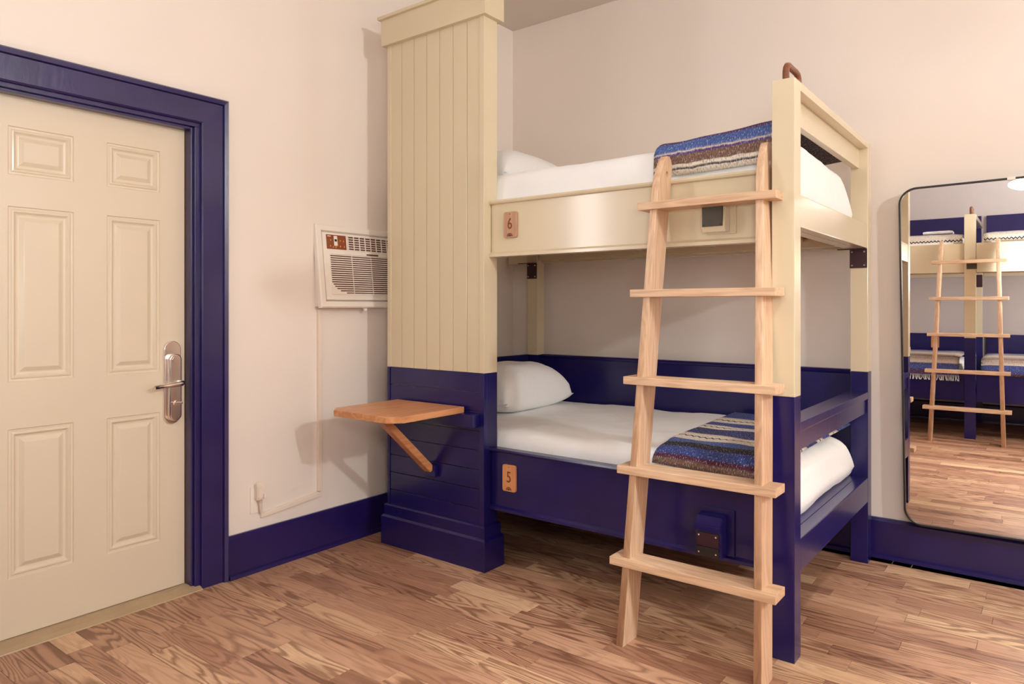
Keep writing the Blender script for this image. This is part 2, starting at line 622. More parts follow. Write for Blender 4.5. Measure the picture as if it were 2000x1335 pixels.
def pillow(name, cx, cy, z0, lx, ly, h, mat, seed=0, tilt=0.0, **kw):
    """plump pillow with pinched corners; cx,cy centre, z0 underside"""
    bm = bmesh.new()
    nu, nv = 34, 26
    top, bot = {}, {}
    for i in range(nu + 1):
        for j in range(nv + 1):
            u, v = -1 + 2 * i / nu, -1 + 2 * j / nv
            e = max(0, (1 - abs(u) ** 3.2)) ** 0.36 * max(0, (1 - abs(v) ** 3.0)) ** 0.40
            # edges bow inward between the corners
            px = u * lx / 2 * (1 - 0.06 * (1 - v * v))
            py = v * ly / 2 * (1 - 0.06 * (1 - u * u))
            wr = noise.noise(Vector((u * 2.2 + seed, v * 2.2, seed))) * 0.05 + noise.noise(Vector((u * 7 + seed, v * 5, 3))) * 0.03 * (1.2 - e)
            zt = h * 0.72 * e * (1 + wr)
            zb = -h * 0.28 * e
            zz = zt + tilt * px
            top[i, j] = bm.verts.new((cx + px, cy + py, z0 + h * 0.28 + zz))
            if i in (0, nu) or j in (0, nv):
                bot[i, j] = top[i, j]
            else:
                bot[i, j] = bm.verts.new((cx + px, cy + py, z0 + h * 0.28 + zb + tilt * px))
    for i in range(nu):
        for j in range(nv):
            bm.faces.new((top[i, j], top[i + 1, j], top[i + 1, j + 1], top[i, j + 1]))
            bm.faces.new((bot[i, j], bot[i, j + 1], bot[i + 1, j + 1], bot[i + 1, j]))
    return finish(name, mesh_of(bm, name), mat, None, smooth=True, base=(cx, cy, z0), **kw)


def drape(name, prof, x0f, x1f, th, mat, nx=60, amp=0.004, seed=0, parent=None, edge=None, **kw):
    """cloth following the yz profile prof (list of (y,z)); x range may vary along it; uv in metres"""
    # resample the profile
    P = [Vector((0, a, b)) for a, b in prof]
    ln = [0]
    for a, b in zip(P, P[1:]):
        ln.append(ln[-1] + (b - a).length)
    tot = ln[-1]
    ns = max(8, int(tot / 0.018))
    pts = []
    for i in range(ns + 1):
        s = tot * i / ns
        k = 0
        while k < len(ln) - 2 and ln[k + 1] < s:
            k += 1
        t = (s - ln[k]) / max(1e-9, ln[k + 1] - ln[k])
        pts.append((s, P[k].lerp(P[k + 1], t)))
    bm = bmesh.new()
    uvl = bm.loops.layers.uv.new('UVMap')
    G = {}
    for side in (0, 1):
        for i in range(ns + 1):
            s, p = pts[i]
            a = pts[max(0, i - 1)][1]
            b = pts[min(ns, i + 1)][1]
            d = (b - a).normalized()
            nrm = Vector((0, d.z, -d.y))
            if nrm.z < 0 and abs(d.z) < 0.9:
                nrm = -nrm
            nrm = Vector((0, -abs(d.z), abs(d.y)))
            for j in range(nx + 1):
                u = j / nx
                x = x0f(s / tot) + (x1f(s / tot) - x0f(s / tot)) * u
                off = th * (1 - side)
                rim = min(1, min(u, 1 - u) * nx / 2.0, min(i, ns - i) / 1.5)
                off *= (0.35 + 0.65 * rim)
                off += noise.noise(Vector((x * 7 + seed, s * 9, seed))) * amp * (1 if side == 0 else 0.0)
                e = edge(u, s / tot) if edge else 0
                q = p + nrm * off
                G[side, i, j] = (bm.verts.new((x, q.y, q.z + e)), (x, s))
    def face(keys):
        f = bm.faces.new([G[k][0] for k in keys])
        f.smooth = True
        for lp, k in zip(f.loops, keys):
            lp[uvl].uv = G[k][1]
    for i in range(ns):
        for j in range(nx):
            face([(0, i, j), (0, i + 1, j), (0, i + 1, j + 1), (0, i, j + 1)])
            face([(1, i, j), (1, i, j + 1), (1, i + 1, j + 1), (1, i + 1, j)])
    for i in range(ns):
        face([(0, i, 0), (1, i, 0), (1, i + 1, 0), (0, i + 1, 0)])
        face([(0, i, nx), (0, i + 1, nx), (1, i + 1, nx), (1, i, nx)])
    for j in range(nx):
        face([(0, 0, j), (0, 0, j + 1), (1, 0, j + 1), (1, 0, j)])
        face([(0, ns, j), (1, ns, j), (1, ns, j + 1), (0, ns, j + 1)])
    fixn(bm)
    return finish(name, mesh_of(bm, name), mat, parent, **kw), tot


# ================================================================== SETTING
XR, YB, H = 6.60, -5.30, 3.11
WT = 0.12
DY0, DY1, DZ = -3.075, -2.262, 2.0           # doorway in the left wall

bm = bmesh.new()
bm_box(bm, -WT, 0, DY1 + 0.026, 0, 0, H)
bm_box(bm, -WT, 0, YB, DY0 - 0.026, 0, H)
bm_box(bm, -WT, 0, DY0 - 0.026, DY1 + 0.026, DZ + 0.018, H)
finish('wall_left', mesh_of(bm), M['wall'], kind='structure')
box('wall_back', (-WT, XR, 0, WT, 0, H), M['wall'], bev=0, kind='structure')
box('wall_right', (XR, XR + WT, YB, WT, 0, H), M['wall'], bev=0, kind='structure')
box('wall_front', (-WT, XR, YB - WT, YB, 0, H), M['wall_grey'], bev=0, kind='structure')
box('ceiling', (-WT, XR + WT, YB - WT, WT, H, H + 0.1), M['ceiling'], bev=0, kind='structure')

# ---- floor: a slab with raised oak strips
floor = box('floor', (-WT, XR + WT, YB - WT, WT, -0.12, -0.006), M['floor'], bev=0, kind='structure')
random.seed(11)
SW = 0.0905
PL = {}


def strip_mesh(L):
    L = round(L, 2)
    if L not in PL:
        b_ = bmesh.new()
        g = 0.0005
        bm_box(b_, g, L - g, g, SW - g, -0.008, 0.0)
        for e in [e for e in b_.edges if all(abs(v.co.z) < 1e-6 for v in e.verts)]:
            pass
        tope = [e for e in b_.edges if all(abs(v.co.z) < 1e-6 for v in e.verts)]
        bmesh.ops.bevel(b_, geom=tope, offset=0.0006, segments=1, affect='EDGES')
        me = mesh_of(b_, 'strip')
        me.materials.append(M['floor'])
        PL[L] = me
    return PL[L]


cam_v = Vector((2.949, -3.857))
fwd = Vector((-math.sin(0.654), math.cos(0.654)))
rgt = Vector((math.cos(0.654), math.sin(0.654)))
strips = []
row = 0
y = -0.209 + SW * 3
while y > YB:
    y -= SW
    x = -random.random() * 0.5 - 0.02
    if abs(y + 2.11) < 0.02:
        x = 0.8 - 0.33 - 0.45          # the strip with the pale zigzag figure
    first = True
    while x < XR:
        L = random.choice([0.33, 0.33, 0.42, 0.42, 0.50, 0.58, 0.66])
        x1 = min(x + L, XR)
        xs = max(x, 0.0)
        if x1 - xs > 0.03 and min(y + SW, 0) - max(y, YB) > 0.02:
            strips.append((xs, x1 - xs, y))
        x += L
    row += 1
ranked = []
for s in strips:
    cx, cy = s[0] + s[1] / 2, s[2] + SW / 2
    d = Vector((cx, cy)) - cam_v
    dep = d.dot(fwd)
    vis = False
    area_px = 0
    if dep > 0.7:
        px = 1000 + 1383 * d.dot(rgt) / dep
        py = 600 + 1383 * 1.22 / dep
        half = 1383 * 0.3 / dep
        vis = -half < px < 2000 + half and py < 1335 + 60
        area_px = s[1] / dep * SW / (dep * dep)
    ranked.append((area_px if vis else -1, s))
ranked.sort(key=lambda t: -t[0])
single = [s for a, s in ranked[:290] if a > 0]
rest = [s for a, s in ranked if s not in single]
for s in single:
    o = bpy.data.objects.new('floor_strip', strip_mesh(s[1]))
    o.location = (s[0], s[2], 0)
    if s[2] + SW > 0:
        o.location = (s[0], -SW, 0)
    o.parent = floor
    C.objects.link(o)
bm = bmesh.new()
for s in rest:
    g = 0.0005
    bm_box(bm, s[0] + g, s[0] + s[1] - g, max(s[2], YB) + g, min(s[2] + SW, 0) - g, -0.008, 0.0)
finish('floor_strips', mesh_of(bm), M['floor'], floor, kind='stuff')


# ---- baseboards with a rounded top and a shoe moulding
def baseboard(name, axis, wallpos, sgn, a, b, d=0.022, h=0.192):
    pr = [(0, 0), (0, h), (d * 0.55, h), (d, h - 0.014), (d, 0.022), (d + 0.012, 0.016), (d + 0.015, 0.0)]
    bm_ = bmesh.new()
    pr = [(wallpos + sgn * p, q) for p, q in pr]
    if axis == 'y':
        prism(bm_, pr, 'y', a, b)
    else:
        prism(bm_, pr, 'x', a, b)
    fixn(bm_)
    return finish(name, mesh_of(bm_), M['trim'], kind='structure')


baseboard('baseboard_left', 'y', 0, 1, -2.117, -0.022)
baseboard('baseboard_back', 'x', 0, -1, 0, XR)
baseboard('baseboard_right', 'y', XR, -1, YB, 0)
baseboard('baseboard_front', 'x', YB, 1, 0, XR)
baseboard('baseboard_left_rear', 'y', 0, 1, YB, DY0 - 0.125)

# ---- door casing
trim = bpy.data.objects.new('trim_1', None)
C.objects.link(trim)
trim['kind'] = 'structure'
ORG['trim_1'] = Vector((0, 0, 0))


def casing_profile(inner, outer, s):
    # (position across, depth)
    w_ = outer - inner
    return [(inner, 0), (inner, 0.012), (inner + s * 0.006, 0.016), (outer - s * 0.028, 0.018), (outer - s * 0.024, 0.028),
            (outer - s * 0.008, 0.032), (outer - s * 0.003, 0.026), (outer, 0.02), (outer, 0)]


CI, CO = -2.238, -2.116
CZ = 2.0175
CL = DY0 - 0.024
prof_ = [(q - CI, d) for q, d in casing_profile(CI, CO, 1)]


def casing(name, ends):
    """mitred casing member; ends(o) gives its two end points (y, z) for the profile line at distance o from the opening"""
    b_ = bmesh.new()
    A_, B_ = [], []
    for o_, d in prof_:
        (ya, za), (yb, zb_) = ends(o_)
        A_.append(b_.verts.new((d, ya, za)))
        B_.append(b_.verts.new((d, yb, zb_)))
    n = len(prof_)
    for q in range(n):
        b_.faces.new((A_[q], A_[(q + 1) % n], B_[(q + 1) % n], B_[q]))
    b_.faces.new(A_[::-1])
    b_.faces.new(B_)
    fixn(b_)
    finish(name, mesh_of(b_), M['trim'], trim)


casing('casing_side', lambda o_: ((CI + o_, 0), (CI + o_, CZ + o_)))
casing('casing_side', lambda o_: ((CL - o_, 0), (CL - o_, CZ + o_)))
casing('casing_head', lambda o_: ((CL - o_, CZ + o_), (CI + o_, CZ + o_)))
# jamb and stop: a worn strip next to the slab, then two painted steps
boxes('jamb', [(-WT, 0.0, DY1, DY1 + 0.0255, 0, DZ), (-WT, 0.0, DY0 - 0.0255, DY0, 0, DZ), (-WT, 0.0, DY0 - 0.025, DY1 + 0.025, DZ, DZ + 0.0175)],
      M['trim'], trim, bev=0.002)
boxes('door_stop', [(-0.055, -0.012, DY1 - 0.0115, DY1, 0, DZ - 0.002), (-0.055, -0.012, DY0, DY0 + 0.0115, 0, DZ - 0.002),
                    (-0.055, -0.012, DY0 + 0.012, DY1 - 0.012, DZ - 0.012, DZ)], M['trim'], trim, bev=0.003)
boxes('worn_jamb_strip', [(-0.075, -0.056, DY1 - 0.012, DY1, 0.0, DZ - 0.002)], M['worn'], trim, bev=0.001)
sill = bmesh.new()
prism(sill, [(-0.115, -0.005), (-0.115, 0.018), (-0.03, 0.018), (0.0, 0.013), (0.026, 0.004), (0.03, -0.005)], 'y', DY0, DY1 + 0.022)
fixn(sill)
finish('threshold', mesh_of(sill), M['sill'], trim)

# ---- six panel door
door = bpy.data.objects.new('door_1', None)
C.objects.link(door)
door['kind'] = 'structure'
ORG['door_1'] = Vector((0, 0, 0))
FX = -0.062
pan = []
for (ya, yb) in ((-2.932, -2.714), (-2.594, -2.382)):
    for (za, zb) in ((0.232, 0.776), (0.947, 1.588), (1.703, 1.880)):
        pan.append((ya, yb, za, zb))
DL, DR, DB, DT = -3.062, -2.276, 0.02, 1.998
# slab with cut-outs
ys = [DL] + sorted({p[0] for p in pan} | {p[1] for p in pan}) + [DR]
zs = [DB] + sorted({p[2] for p in pan} | {p[3] for p in pan}) + [DT]
bm = bmesh.new()
for i in range(len(ys) - 1):
    for k in range(len(zs) - 1):
        hole = any(abs(p[0] - ys[i]) < 1e-6 and abs(p[2] - zs[k]) < 1e-6 for p in pan)
        if not hole:
            v = [bm.verts.new((FX, a, b)) for a, b in ((ys[i], zs[k]), (ys[i + 1], zs[k]), (ys[i + 1], zs[k + 1]), (ys[i], zs[k + 1]))]
            bm.faces.new(v)
bmesh.ops.remove_doubles(bm, verts=bm.verts[:], dist=1e-5)
# body behind
bm_box(bm, FX - 0.043, FX - 0.012, DL, DR, DB, DT)
for (a, b, c, d) in ((DL, DR, DB, DB + 0.001), (DL, DR, DT - 0.001, DT), (DL, DL + 0.001, DB, DT), (DR - 0.001, DR, DB, DT)):
    bm_box(bm, FX - 0.02, FX - 0.0001, a, b, c, d)
fixn(bm)
finish('door_slab', mesh_of(bm), M['door'], door)
rings = [(0, 0), (0.003, -0.004), (0.010, -0.0045), (0.014, -0.0015), (0.019, -0.001), (0.027, -0.008), (0.033, -0.009),
         (0.037, -0.0085), (0.050, -0.0015), (0.053, -0.0005)]
for (a, b, c, d) in pan:
    bm = bmesh.new()
    prev = None
    for (o_, dx) in rings:
        v = [bm.verts.new((FX + dx, yy, zz)) for yy, zz in ((a + o_, c + o_), (b - o_, c + o_), (b - o_, d - o_), (a + o_, d - o_))]
        if prev:
            for q in range(4):
                bm.faces.new((prev[q], prev[(q + 1) % 4], v[(q + 1) % 4], v[q]))
        prev = v
    bm.faces.new(prev)
    bmesh.ops.recalc_face_normals(bm, faces=bm.faces[:])
    if bm.faces[-1:] and sum(f.normal.x for f in bm.faces) < 0:
        bmesh.ops.reverse_faces(bm, faces=bm.faces[:])
    finish('door_panel', mesh_of(bm), M['door'], door)
# lock plate and lever
HY, HZ0, HZ1 = -2.334, 0.725, 1.073
plate = curve_solid([rrect(-0.0335, 0.0335, 0, HZ1 - HZ0, 0.0334, 12)], 0.009, 0.0025)
T = Matrix(((0, 0, 1, FX + 0.006), (1, 0, 0, HY), (0, 1, 0, HZ0), (0, 0, 0, 1)))
plate.transform(T)
pl = finish('lock_plate', plate, M['chrome'], door, label='chrome lock plate with rounded ends')
body = curve_solid([rrect(-0.021, 0.021, 0.018, 0.290, 0.018, 8)], 0.022, 0.006)
body.transform(T @ Matrix.Translation((0.002, 0, 0.014)))
finish('lock_body', body, M['chrome'], pl)
bm = bmesh.new()
tube(bm, [(FX + 0.015, HY + 0.02, 0.897), (FX + 0.052, HY + 0.022, 0.897), (FX + 0.062, HY + 0.014, 0.896), (FX + 0.064, HY, 0.895),
          (FX + 0.062, HY - 0.05, 0.891), (FX + 0.060, HY - 0.098, 0.887)], [0.011, 0.011, 0.011, 0.0105, 0.0095, 0.0088], 14)
finish('lever', mesh_of(bm), M['chrome'], pl, smooth=True)
bm = bmesh.new()
tube(bm, [(FX + 0.02, HY + 0.004, 0.812), (FX + 0.045, HY + 0.004, 0.812)], 0.012, 14)
bm_box(bm, FX + 0.043, FX + 0.054, HY - 0.016, HY + 0.024, 0.807, 0.818, bev=0.003)
finish('thumb_turn', mesh_of(bm), M['chrome'], pl)
bm = bmesh.new()
tube(bm, [(FX + 0.028, HY + 0.002, 0.996), (FX + 0.040, HY + 0.002, 0.996)], [0.019, 0.015], 16)
finish('card_reader', mesh_of(bm), M['chrome'], pl)

# ---- frosted daylit window beyond the door, just outside the picture; its light reaches the bunk rail
win = bpy.data.objects.new('window_1', None)
C.objects.link(win)
win['kind'] = 'structure'
ORG['window_1'] = Vector((0, 0, 0))
M['daylight'] = glow('frosted_daylight_glass', (0.97, 0.96, 1.0), 13)
WY0, WY1, WZ0, WZ1 = -3.76, -3.29, 1.20, 2.40
box('pane', (0.0, 0.008, WY0, WY1, WZ0, WZ1), M['daylight'], win, bev=0)
for b_ in ((0, 0.03, WY0 - 0.03, WY0, WZ0 - 0.03, WZ1 + 0.03), (0, 0.03, WY1, WY1 + 0.03, WZ0 - 0.03, WZ1 + 0.03),
           (0, 0.03, WY0, WY1, WZ1, WZ1 + 0.03), (0, 0.04, WY0, WY1, WZ0 - 0.03, WZ0)):
    box('frame_bar', b_, M['trim'], win, bev=0.002)

# ================================================================== PARTITION at the head of the bunk
X0, X1, YF, YK = 0.197, 0.849, -1.330, -1.233
ZB = 0.913
pt = thing('partition', 'tall slim wooden partition, cream boards above and indigo boards below, at the head of the bunk bed', 'partition', (0.52, -1.28, 0))
box('core', (X0 + 0.01, X1 - 0.008, YF + 0.014, YK, 0.0, 2.70), M['cream'], pt, bev=0)
gx = [0.211, 0.299, 0.388, 0.476, 0.564, 0.652, 0.741, 0.829]
for a, b in zip(gx, gx[1:]):
    box('upright_board', (a + 0.0012, b - 0.0012, YF + 0.003, YF + 0.015, ZB, 2.58), M['cream'], pt, bev=0.0022)
boxes('corner_strip', [(X0, X0 + 0.026, YF - 0.001, YF + 0.02, ZB, 2.58), (X1 - 0.028, X1, YF - 0.001, YF + 0.02, ZB, 2.58)], M['cream'], pt, bev=0.002)
boxes('corner_strip', [(X0, X0 + 0.018, YF - 0.001, YF + 0.02, 0.19, ZB), (X1 - 0.028, X1, YF - 0.001, YF + 0.02, 0.19, ZB)], M['blue'], pt, bev=0.002)
z = ZB
for k in range(8):
    z1 = z
    z0 = max(0.19, ZB - 0.0905 * (k + 1))
    box('cross_board', (X0 + 0.019, X1 - 0.029, YF + 0.003, YF + 0.015, z0 + 0.0012, z1 - 0.0012), M['blue'], pt, bev=0.0022)
    z = z0
box('side_board', (X1 - 0.012, X1, YF + 0.018, YK, ZB, 2.58), M['cream'], pt, bev=0.002)
box('side_board', (X1 - 0.012, X1, YF + 0.018, YK, 0.15, ZB), M['blue'], pt, bev=0.002)
box('side_board', (X0, X0 + 0.012, YF + 0.018, YK, ZB, 2.58), M['cream'], pt, bev=0.002)
box('side_board', (X0, X0 + 0.012, YF + 0.018, YK, 0.15, ZB), M['blue'], pt, bev=0.002)
box('back_board', (X0 + 0.01, X1 - 0.01, YK - 0.002, YK + 0.004, 0.15, ZB), M['blue'], pt, bev=0.001)


def plinth(name, e0, e1, z0, zc, z1, mat):
    b_ = bmesh.new()
    lv = [(e0, z0), (e0, zc), (e1, z1), (0.0, z1)]
    prev = None
    for e, zz in lv:
        v = [b_.verts.new(p) for p in ((X0 - e, YF - e, zz), (X1 + e, YF - e, zz), (X1 + e, YK + e, zz), (X0 - e, YK + e, zz))]
        if prev:
            for q in range(4):
                b_.faces.new((prev[q], prev[(q + 1) % 4], v[(q + 1) % 4], v[q]))
        else:
            b_.faces.new(v[::-1])
        prev = v
    b_.faces.new(prev)
    fixn(b_)
    return finish(name, mesh_of(b_), mat, pt)


plinth('plinth', 0.0235, 0.015, 0.0, 0.140, 0.150, M['blue'])
plinth('plinth_cap', 0.0125, 0.006, 0.149, 0.198, 0.205, M['blue'])
box('crown_board', (X0 - 0.024, X1 + 0.024, YF - 0.022, YK + 0.022, 2.572, 2.706), M['cream'], pt, bev=0.002)
bm = bmesh.new()
bm_box(bm, X0 - 0.040, X1 + 0.040, YF - 0.038, YK + 0.038, 2.706, 2.722, bev=0.005)
finish('crown_lip', mesh_of(bm), M['cream'], pt)

# ---- folding shelf on the partition
sh = thing('folding_shelf', 'varnished wooden fold-down shelf with clipped corners, braced on the indigo partition face', 'shelf', (0.516, -1.33, 0.66))
sx0, sx1, sy0, sy1, szt = 0.288, 0.742, -1.792, -1.345, 0.752
ch = 0.055
bm = bmesh.new()
poly = [(sx0, sy1), (sx1 - 0.004, sy1), (sx1, sy1 - 0.004), (sx1, sy0 + ch), (sx1 - ch, sy0), (sx0 + ch, sy0), (sx0, sy0 + ch)]
prism(bm, poly, 'z', szt - 0.028, szt)
fixn(bm)
bmesh.ops.bevel(bm, geom=bm.edges[:], offset=0.002, segments=2, affect='EDGES')
finish('tabletop', mesh_of(bm), M['shelf'], sh)
bm = bmesh.new()
# slanted brace in the yz plane
prism(bm, [(-1.700, 0.7245), (-1.650, 0.7245), (-1.352, 0.452), (-1.352, 0.425), (-1.366, 0.418)], 'x', 0.497, 0.541)
fixn(bm)
bmesh.ops.bevel(bm, geom=bm.edges[:], offset=0.002, segments=2, affect='EDGES')
finish('brace', mesh_of(bm), M['shelf'], sh)
box('ledger', (0.300, 0.822, YF - 0.052, YF + 0.001, 0.662, 0.7235), M['blue'], sh, bev=0.004, label='indigo painted ledger')
box('foot_block', (0.487, 0.556, YF - 0.021, YF + 0.001, 0.392, 0.450), M['blue'], sh, bev=0.003, label='indigo painted foot block')


# ================================================================== BUNK BED
bed = thing('bunk_bed', 'cream and indigo wooden bunk bed against the back wall beside the tall partition', 'bunk bed', (1.25, -0.65, 0))
A0, A1, B0, B1 = 2.166, 2.243, -1.348, -1.274
C0, C1 = -0.151, -0.073
ZP = 0.912
HT = 2.008


def post(x0, x1, y0, y1, zt, zp=ZP, parent=bed, zlow=0.0):
    return boxes('post', [(x0, x1, y0, y1, zp, zt, 0), (x0, x1, y0, y1, zlow, zp, 1)], [M['cream'], M['blue']], parent, bev=0.003)


post(A0, A1, B0, B1, HT)
post(A0, A1, C0, C1, HT)
post(0.213, 0.291, -0.123, -0.045, 1.58)
# foot end: header, upper rail, ledge, lower rail
box('header_cap', (2.150, A1, B1, C0, 1.978, HT), M['cream'], bed, bev=0.003)
box('header_board', (2.176, 2.204, B1, C0, 1.885, 1.978), M['cream'], bed, bev=0.002)
box('end_rail', (2.200, 2.241, B1, C0, 1.501, 1.614), M['cream'], bed, bev=0.004)
box('end_ledge', (2.161, A1, B1, C0, 0.784, 0.817), M['blue'], bed, bev=0.003)
box('end_board', (2.185, 2.234, B1, C0, 0.716, 0.784), M['blue'], bed, bev=0.002)
box('end_rail', (2.195, 2.2425, B1, C0, 0.295, 0.409), M['blue'], bed, bev=0.003)
# front rails
FY = -1.28


def front_rail(z0, z1, mat):
    o = box('front_rail', (0.853, A0, FY, FY + 0.03, z0 + 0.012, z1 - 0.002), mat, bed, bev=0.001)
    bm_ = bmesh.new()
    prism(bm_, [(FY - 0.012, z1), (FY - 0.015, z1 + 0.007), (FY - 0.012, z1 + 0.015), (FY + 0.034, z1 + 0.015), (FY + 0.034, z1 - 0.004), (FY, z1 - 0.004)], 'x', 0.8495, A0)
    fixn(bm_)
    finish('rail_cap', mesh_of(bm_), mat, o)
    bm_ = bmesh.new()
    prism(bm_, [(FY - 0.012, z0), (FY + 0.034, z0), (FY + 0.034, z0 + 0.013), (FY, z0 + 0.022), (FY - 0.012, z0 + 0.013)], 'x', 0.8495, A0)
    fixn(bm_)
    finish('rail_bead', mesh_of(bm_), mat, o)
    return o


front_rail(1.455, 1.702, M['cream'])
front_rail(0.278, 0.549, M['blue'])
# rear rails, head rails, decks
box('rear_rail', (0.02, A0, -0.075, -0.045, 1.508, 1.66), M['cream'], bed, bev=0.002)
box('deck_beam', (0.30, A0, -0.115, -0.076, 1.520, 1.565), M['cream'], bed, bev=0.002)
box('head_rail', (0.20, 0.235, -1.20, -0.13, 1.545, 1.64), M['cream'], bed, bev=0.002)
box('deck', (0.21, 2.195, -1.245, -0.08, 1.585, 1.600), M['deck'], bed, bev=0)
for xx in (0.55, 1.0, 1.45, 1.9):
    box('deck_joist', (xx, xx + 0.04, -1.24, -0.118, 1.548, 1.584), M['cream'], bed, bev=0.002)
box('deck_joist', (2.150, 2.195, -1.27, -0.118, 1.500, 1.584), M['cream'], bed, bev=0.002)
# indigo back panel of the lower bunk, with a rounded cap
bm = bmesh.new()
prism(bm, [(-0.071, 0.30), (-0.03, 0.30), (-0.03, 0.915), (-0.074, 0.915), (-0.079, 0.906), (-0.076, 0.897), (-0.071, 0.893)], 'x', 0.295, 2.150)
fixn(bm)
finish('back_panel', mesh_of(bm), M['blue'], bed)
box('head_panel', (0.205, 0.228, -1.18, -0.13, 0.30, 0.915), M['blue'], bed, bev=0.004)
box('lower_deck', (0.21, 2.195, -1.245, -0.08, 0.395, 0.410), M['blue'], bed, bev=0)
for xx in (0.60, 1.1, 1.6):
    box('deck_joist', (xx, xx + 0.04, -1.24, -0.09, 0.345, 0.394), M['blue'], bed, bev=0.002)


def bracket(x0, x1, yp, z0, z1, n=-1):
    o = box('angle_bracket', (x0, x1, yp - 0.004, yp, z0, z1), M['iron'], bed, bev=0.001, label='dark red steel angle bracket')
    b_ = bmesh.new()
    bm_box(b_, x0 - 0.05, x1, yp - 0.035, yp - 0.004, z1 - 0.004, z1)
    finish('flange', mesh_of(b_), M['iron'], o)
    b_ = bmesh.new()
    for u in (0.14, 0.84):
        for v in (0.14, 0.84):
            cx, cz = x0 + (x1 - x0) * u, z0 + (z1 - z0) * v
            tube(b_, [(cx, yp - 0.003, cz), (cx, yp - 0.007, cz)], [0.006, 0.004], 10)
    finish('screws', mesh_of(b_), M['chrome'], o, kind='stuff')


bracket(2.163, 2.240, C0, 1.408, 1.500)
bracket(0.213, 0.290, -0.123, 1.405, 1.507)
# bronze handle on the foot post
bm = bmesh.new()
hx = 2.2
tube(bm, [(hx, -1.300, 2.006), (hx, -1.300, 2.045), (hx, -1.296, 2.060), (hx, -1.286, 2.070), (hx, -1.272, 2.074),
          (hx, -1.175, 2.074), (hx, -1.160, 2.070), (hx, -1.151, 2.060), (hx, -1.148, 2.045), (hx, -1.148, 2.006)], 0.0115, 14)
hd = finish('post_handle', mesh_of(bm), M['bronze'], bed, smooth=True, label='bronze pipe handle')
bm = bmesh.new()
tube(bm, [(hx, -1.300, 2.0075), (hx, -1.300, 2.0125)], 0.026, 18)
finish('flange', mesh_of(bm), M['bronze'], hd)

# ---- mattresses
def slump(x, y, z, t):
    # the sheeted corner by the wall slumps in towards the middle at the foot end
    t = max(0.0, t)
    k = min(1, max(0, (x - 1.85) / 0.3))
    back = min(1, max(0, (y + 0.9) / 0.8))
    return x - 0.012 * k * t, y - 0.26 * k * back * t ** 1.5, z - 0.02 * k * back * t


soft_box('mattress', (0.26, 2.190, -1.242, -0.13, 1.601, 1.858), 0.055, M['sheet'], amp=0.007, seed=2.0, res=0.03,
         label='white sheeted mattress on the upper bunk', cat='mattress', base=(1.2, -0.68, 1.601), taper=0.02, sag=slump)
soft_box('mattress', (0.26, 2.188, -1.240, -0.085, 0.411, 0.640), 0.06, M['sheet'], amp=0.012, seed=9.0, res=0.025,
         label='white sheeted mattress on the lower bunk', cat='mattress', base=(1.2, -0.68, 0.411), taper=0.02, sag=slump)
# ---- pillows
pillow('pillow', 0.46, -0.62, 1.850, 0.46, 0.70, 0.245, M['pillow'], seed=1, label='plump white pillow at the head of the upper bunk', cat='pillow')
pillow('pillow', 0.445, -0.60, 0.632, 0.44, 0.66, 0.27, M['pillow'], seed=5, label='plump white pillow at the head of the lower bunk', cat='pillow')

# ---- blankets
WH, CR = srgb(232, 222, 206), srgb(214, 198, 180)
BL, DB_, BB = srgb(58, 74, 140), srgb(50, 54, 108), srgb(74, 98, 160)
MR, PU, BR, DK = srgb(84, 36, 58), srgb(84, 66, 128), srgb(124, 96, 80), srgb(46, 40, 46)
up_prof = [(-0.30, 1.868), (-0.70, 1.872), (-1.10, 1.872), (-1.19, 1.868), (-1.225, 1.855), (-1.244, 1.830), (-1.2465, 1.79), (-1.2475, 1.738)]
lo_prof = [(-0.13, 0.652), (-0.60, 0.656), (-1.05, 0.656), (-1.15, 0.650), (-1.20, 0.640), (-1.228, 0.622), (-1.2435, 0.604), (-1.2445, 0.594)]


def plen(p):
    return sum(math.dist(a, b) for a, b in zip(p, p[1:]))


LU, LL = plen(up_prof), plen(lo_prof)
# bands measured up from the hem (distance, colour), then turned into stops along the cloth
DB2 = srgb(58, 40, 36)


def bands(L, lst):
    out = []
    lst = sorted(lst, key=lambda q: -q[0])
    for (d_, c_), nx_ in zip(lst, lst[1:] + [(0, None)]):
        out.append((max(0, L - d_), c_))
        out.append((max(0, L - nx_[0] - 0.0025), c_))
    return out[:32]


up_stops = bands(LU, [(2, DB2), (0.36, PU), (0.27, BL), (0.19, PU), (0.172, BL), (0.150, MR), (0.128, PU), (0.120, BB),
                      (0.084, CR), (0.078, PU), (0.072, BR), (0.038, WH), (0.024, DK), (0.018, WH)])
HO = 0.030
zb = [LL + HO - 0.82, LL + HO - 0.60, LL + HO - 0.318]
lo_stops = bands(LL, [(2, BL), (0.91 - HO, CR), (0.87 - HO, WH), (0.75 - HO, BL), (0.65 - HO, CR), (0.63 - HO, WH),
                      (0.55 - HO, DB_), (0.40 - HO, CR), (0.375 - HO, WH), (0.25 - HO, BB), (0.185 - HO, DK), (0.13 - HO, BL),
                      (0.073 - HO, MR), (0.055 - HO, BR)])
M['bk_up'] = blanket_mat('blanket_upper', up_stops, [], LU)
M['bk_lo'] = blanket_mat('blanket_lower', lo_stops, zb, LL)
drape('blanket', up_prof, lambda t: 1.668 + 0.012 * (1 - t), lambda t: 2.165, 0.016, M['bk_up'], amp=0.008, seed=3,
      edge=lambda u, t: 0.030 * u * (1 if t < 0.85 else max(0, (1 - t) / 0.15)) * (u ** 0.5) + (0.012 * u * u if t > 0.85 else 0) * (t - 0.85) / 0.15,
      label='striped blue, maroon and brown woven blanket folded over the upper bunk foot', cat='blanket', base=(1.92, -0.7, 1.866))
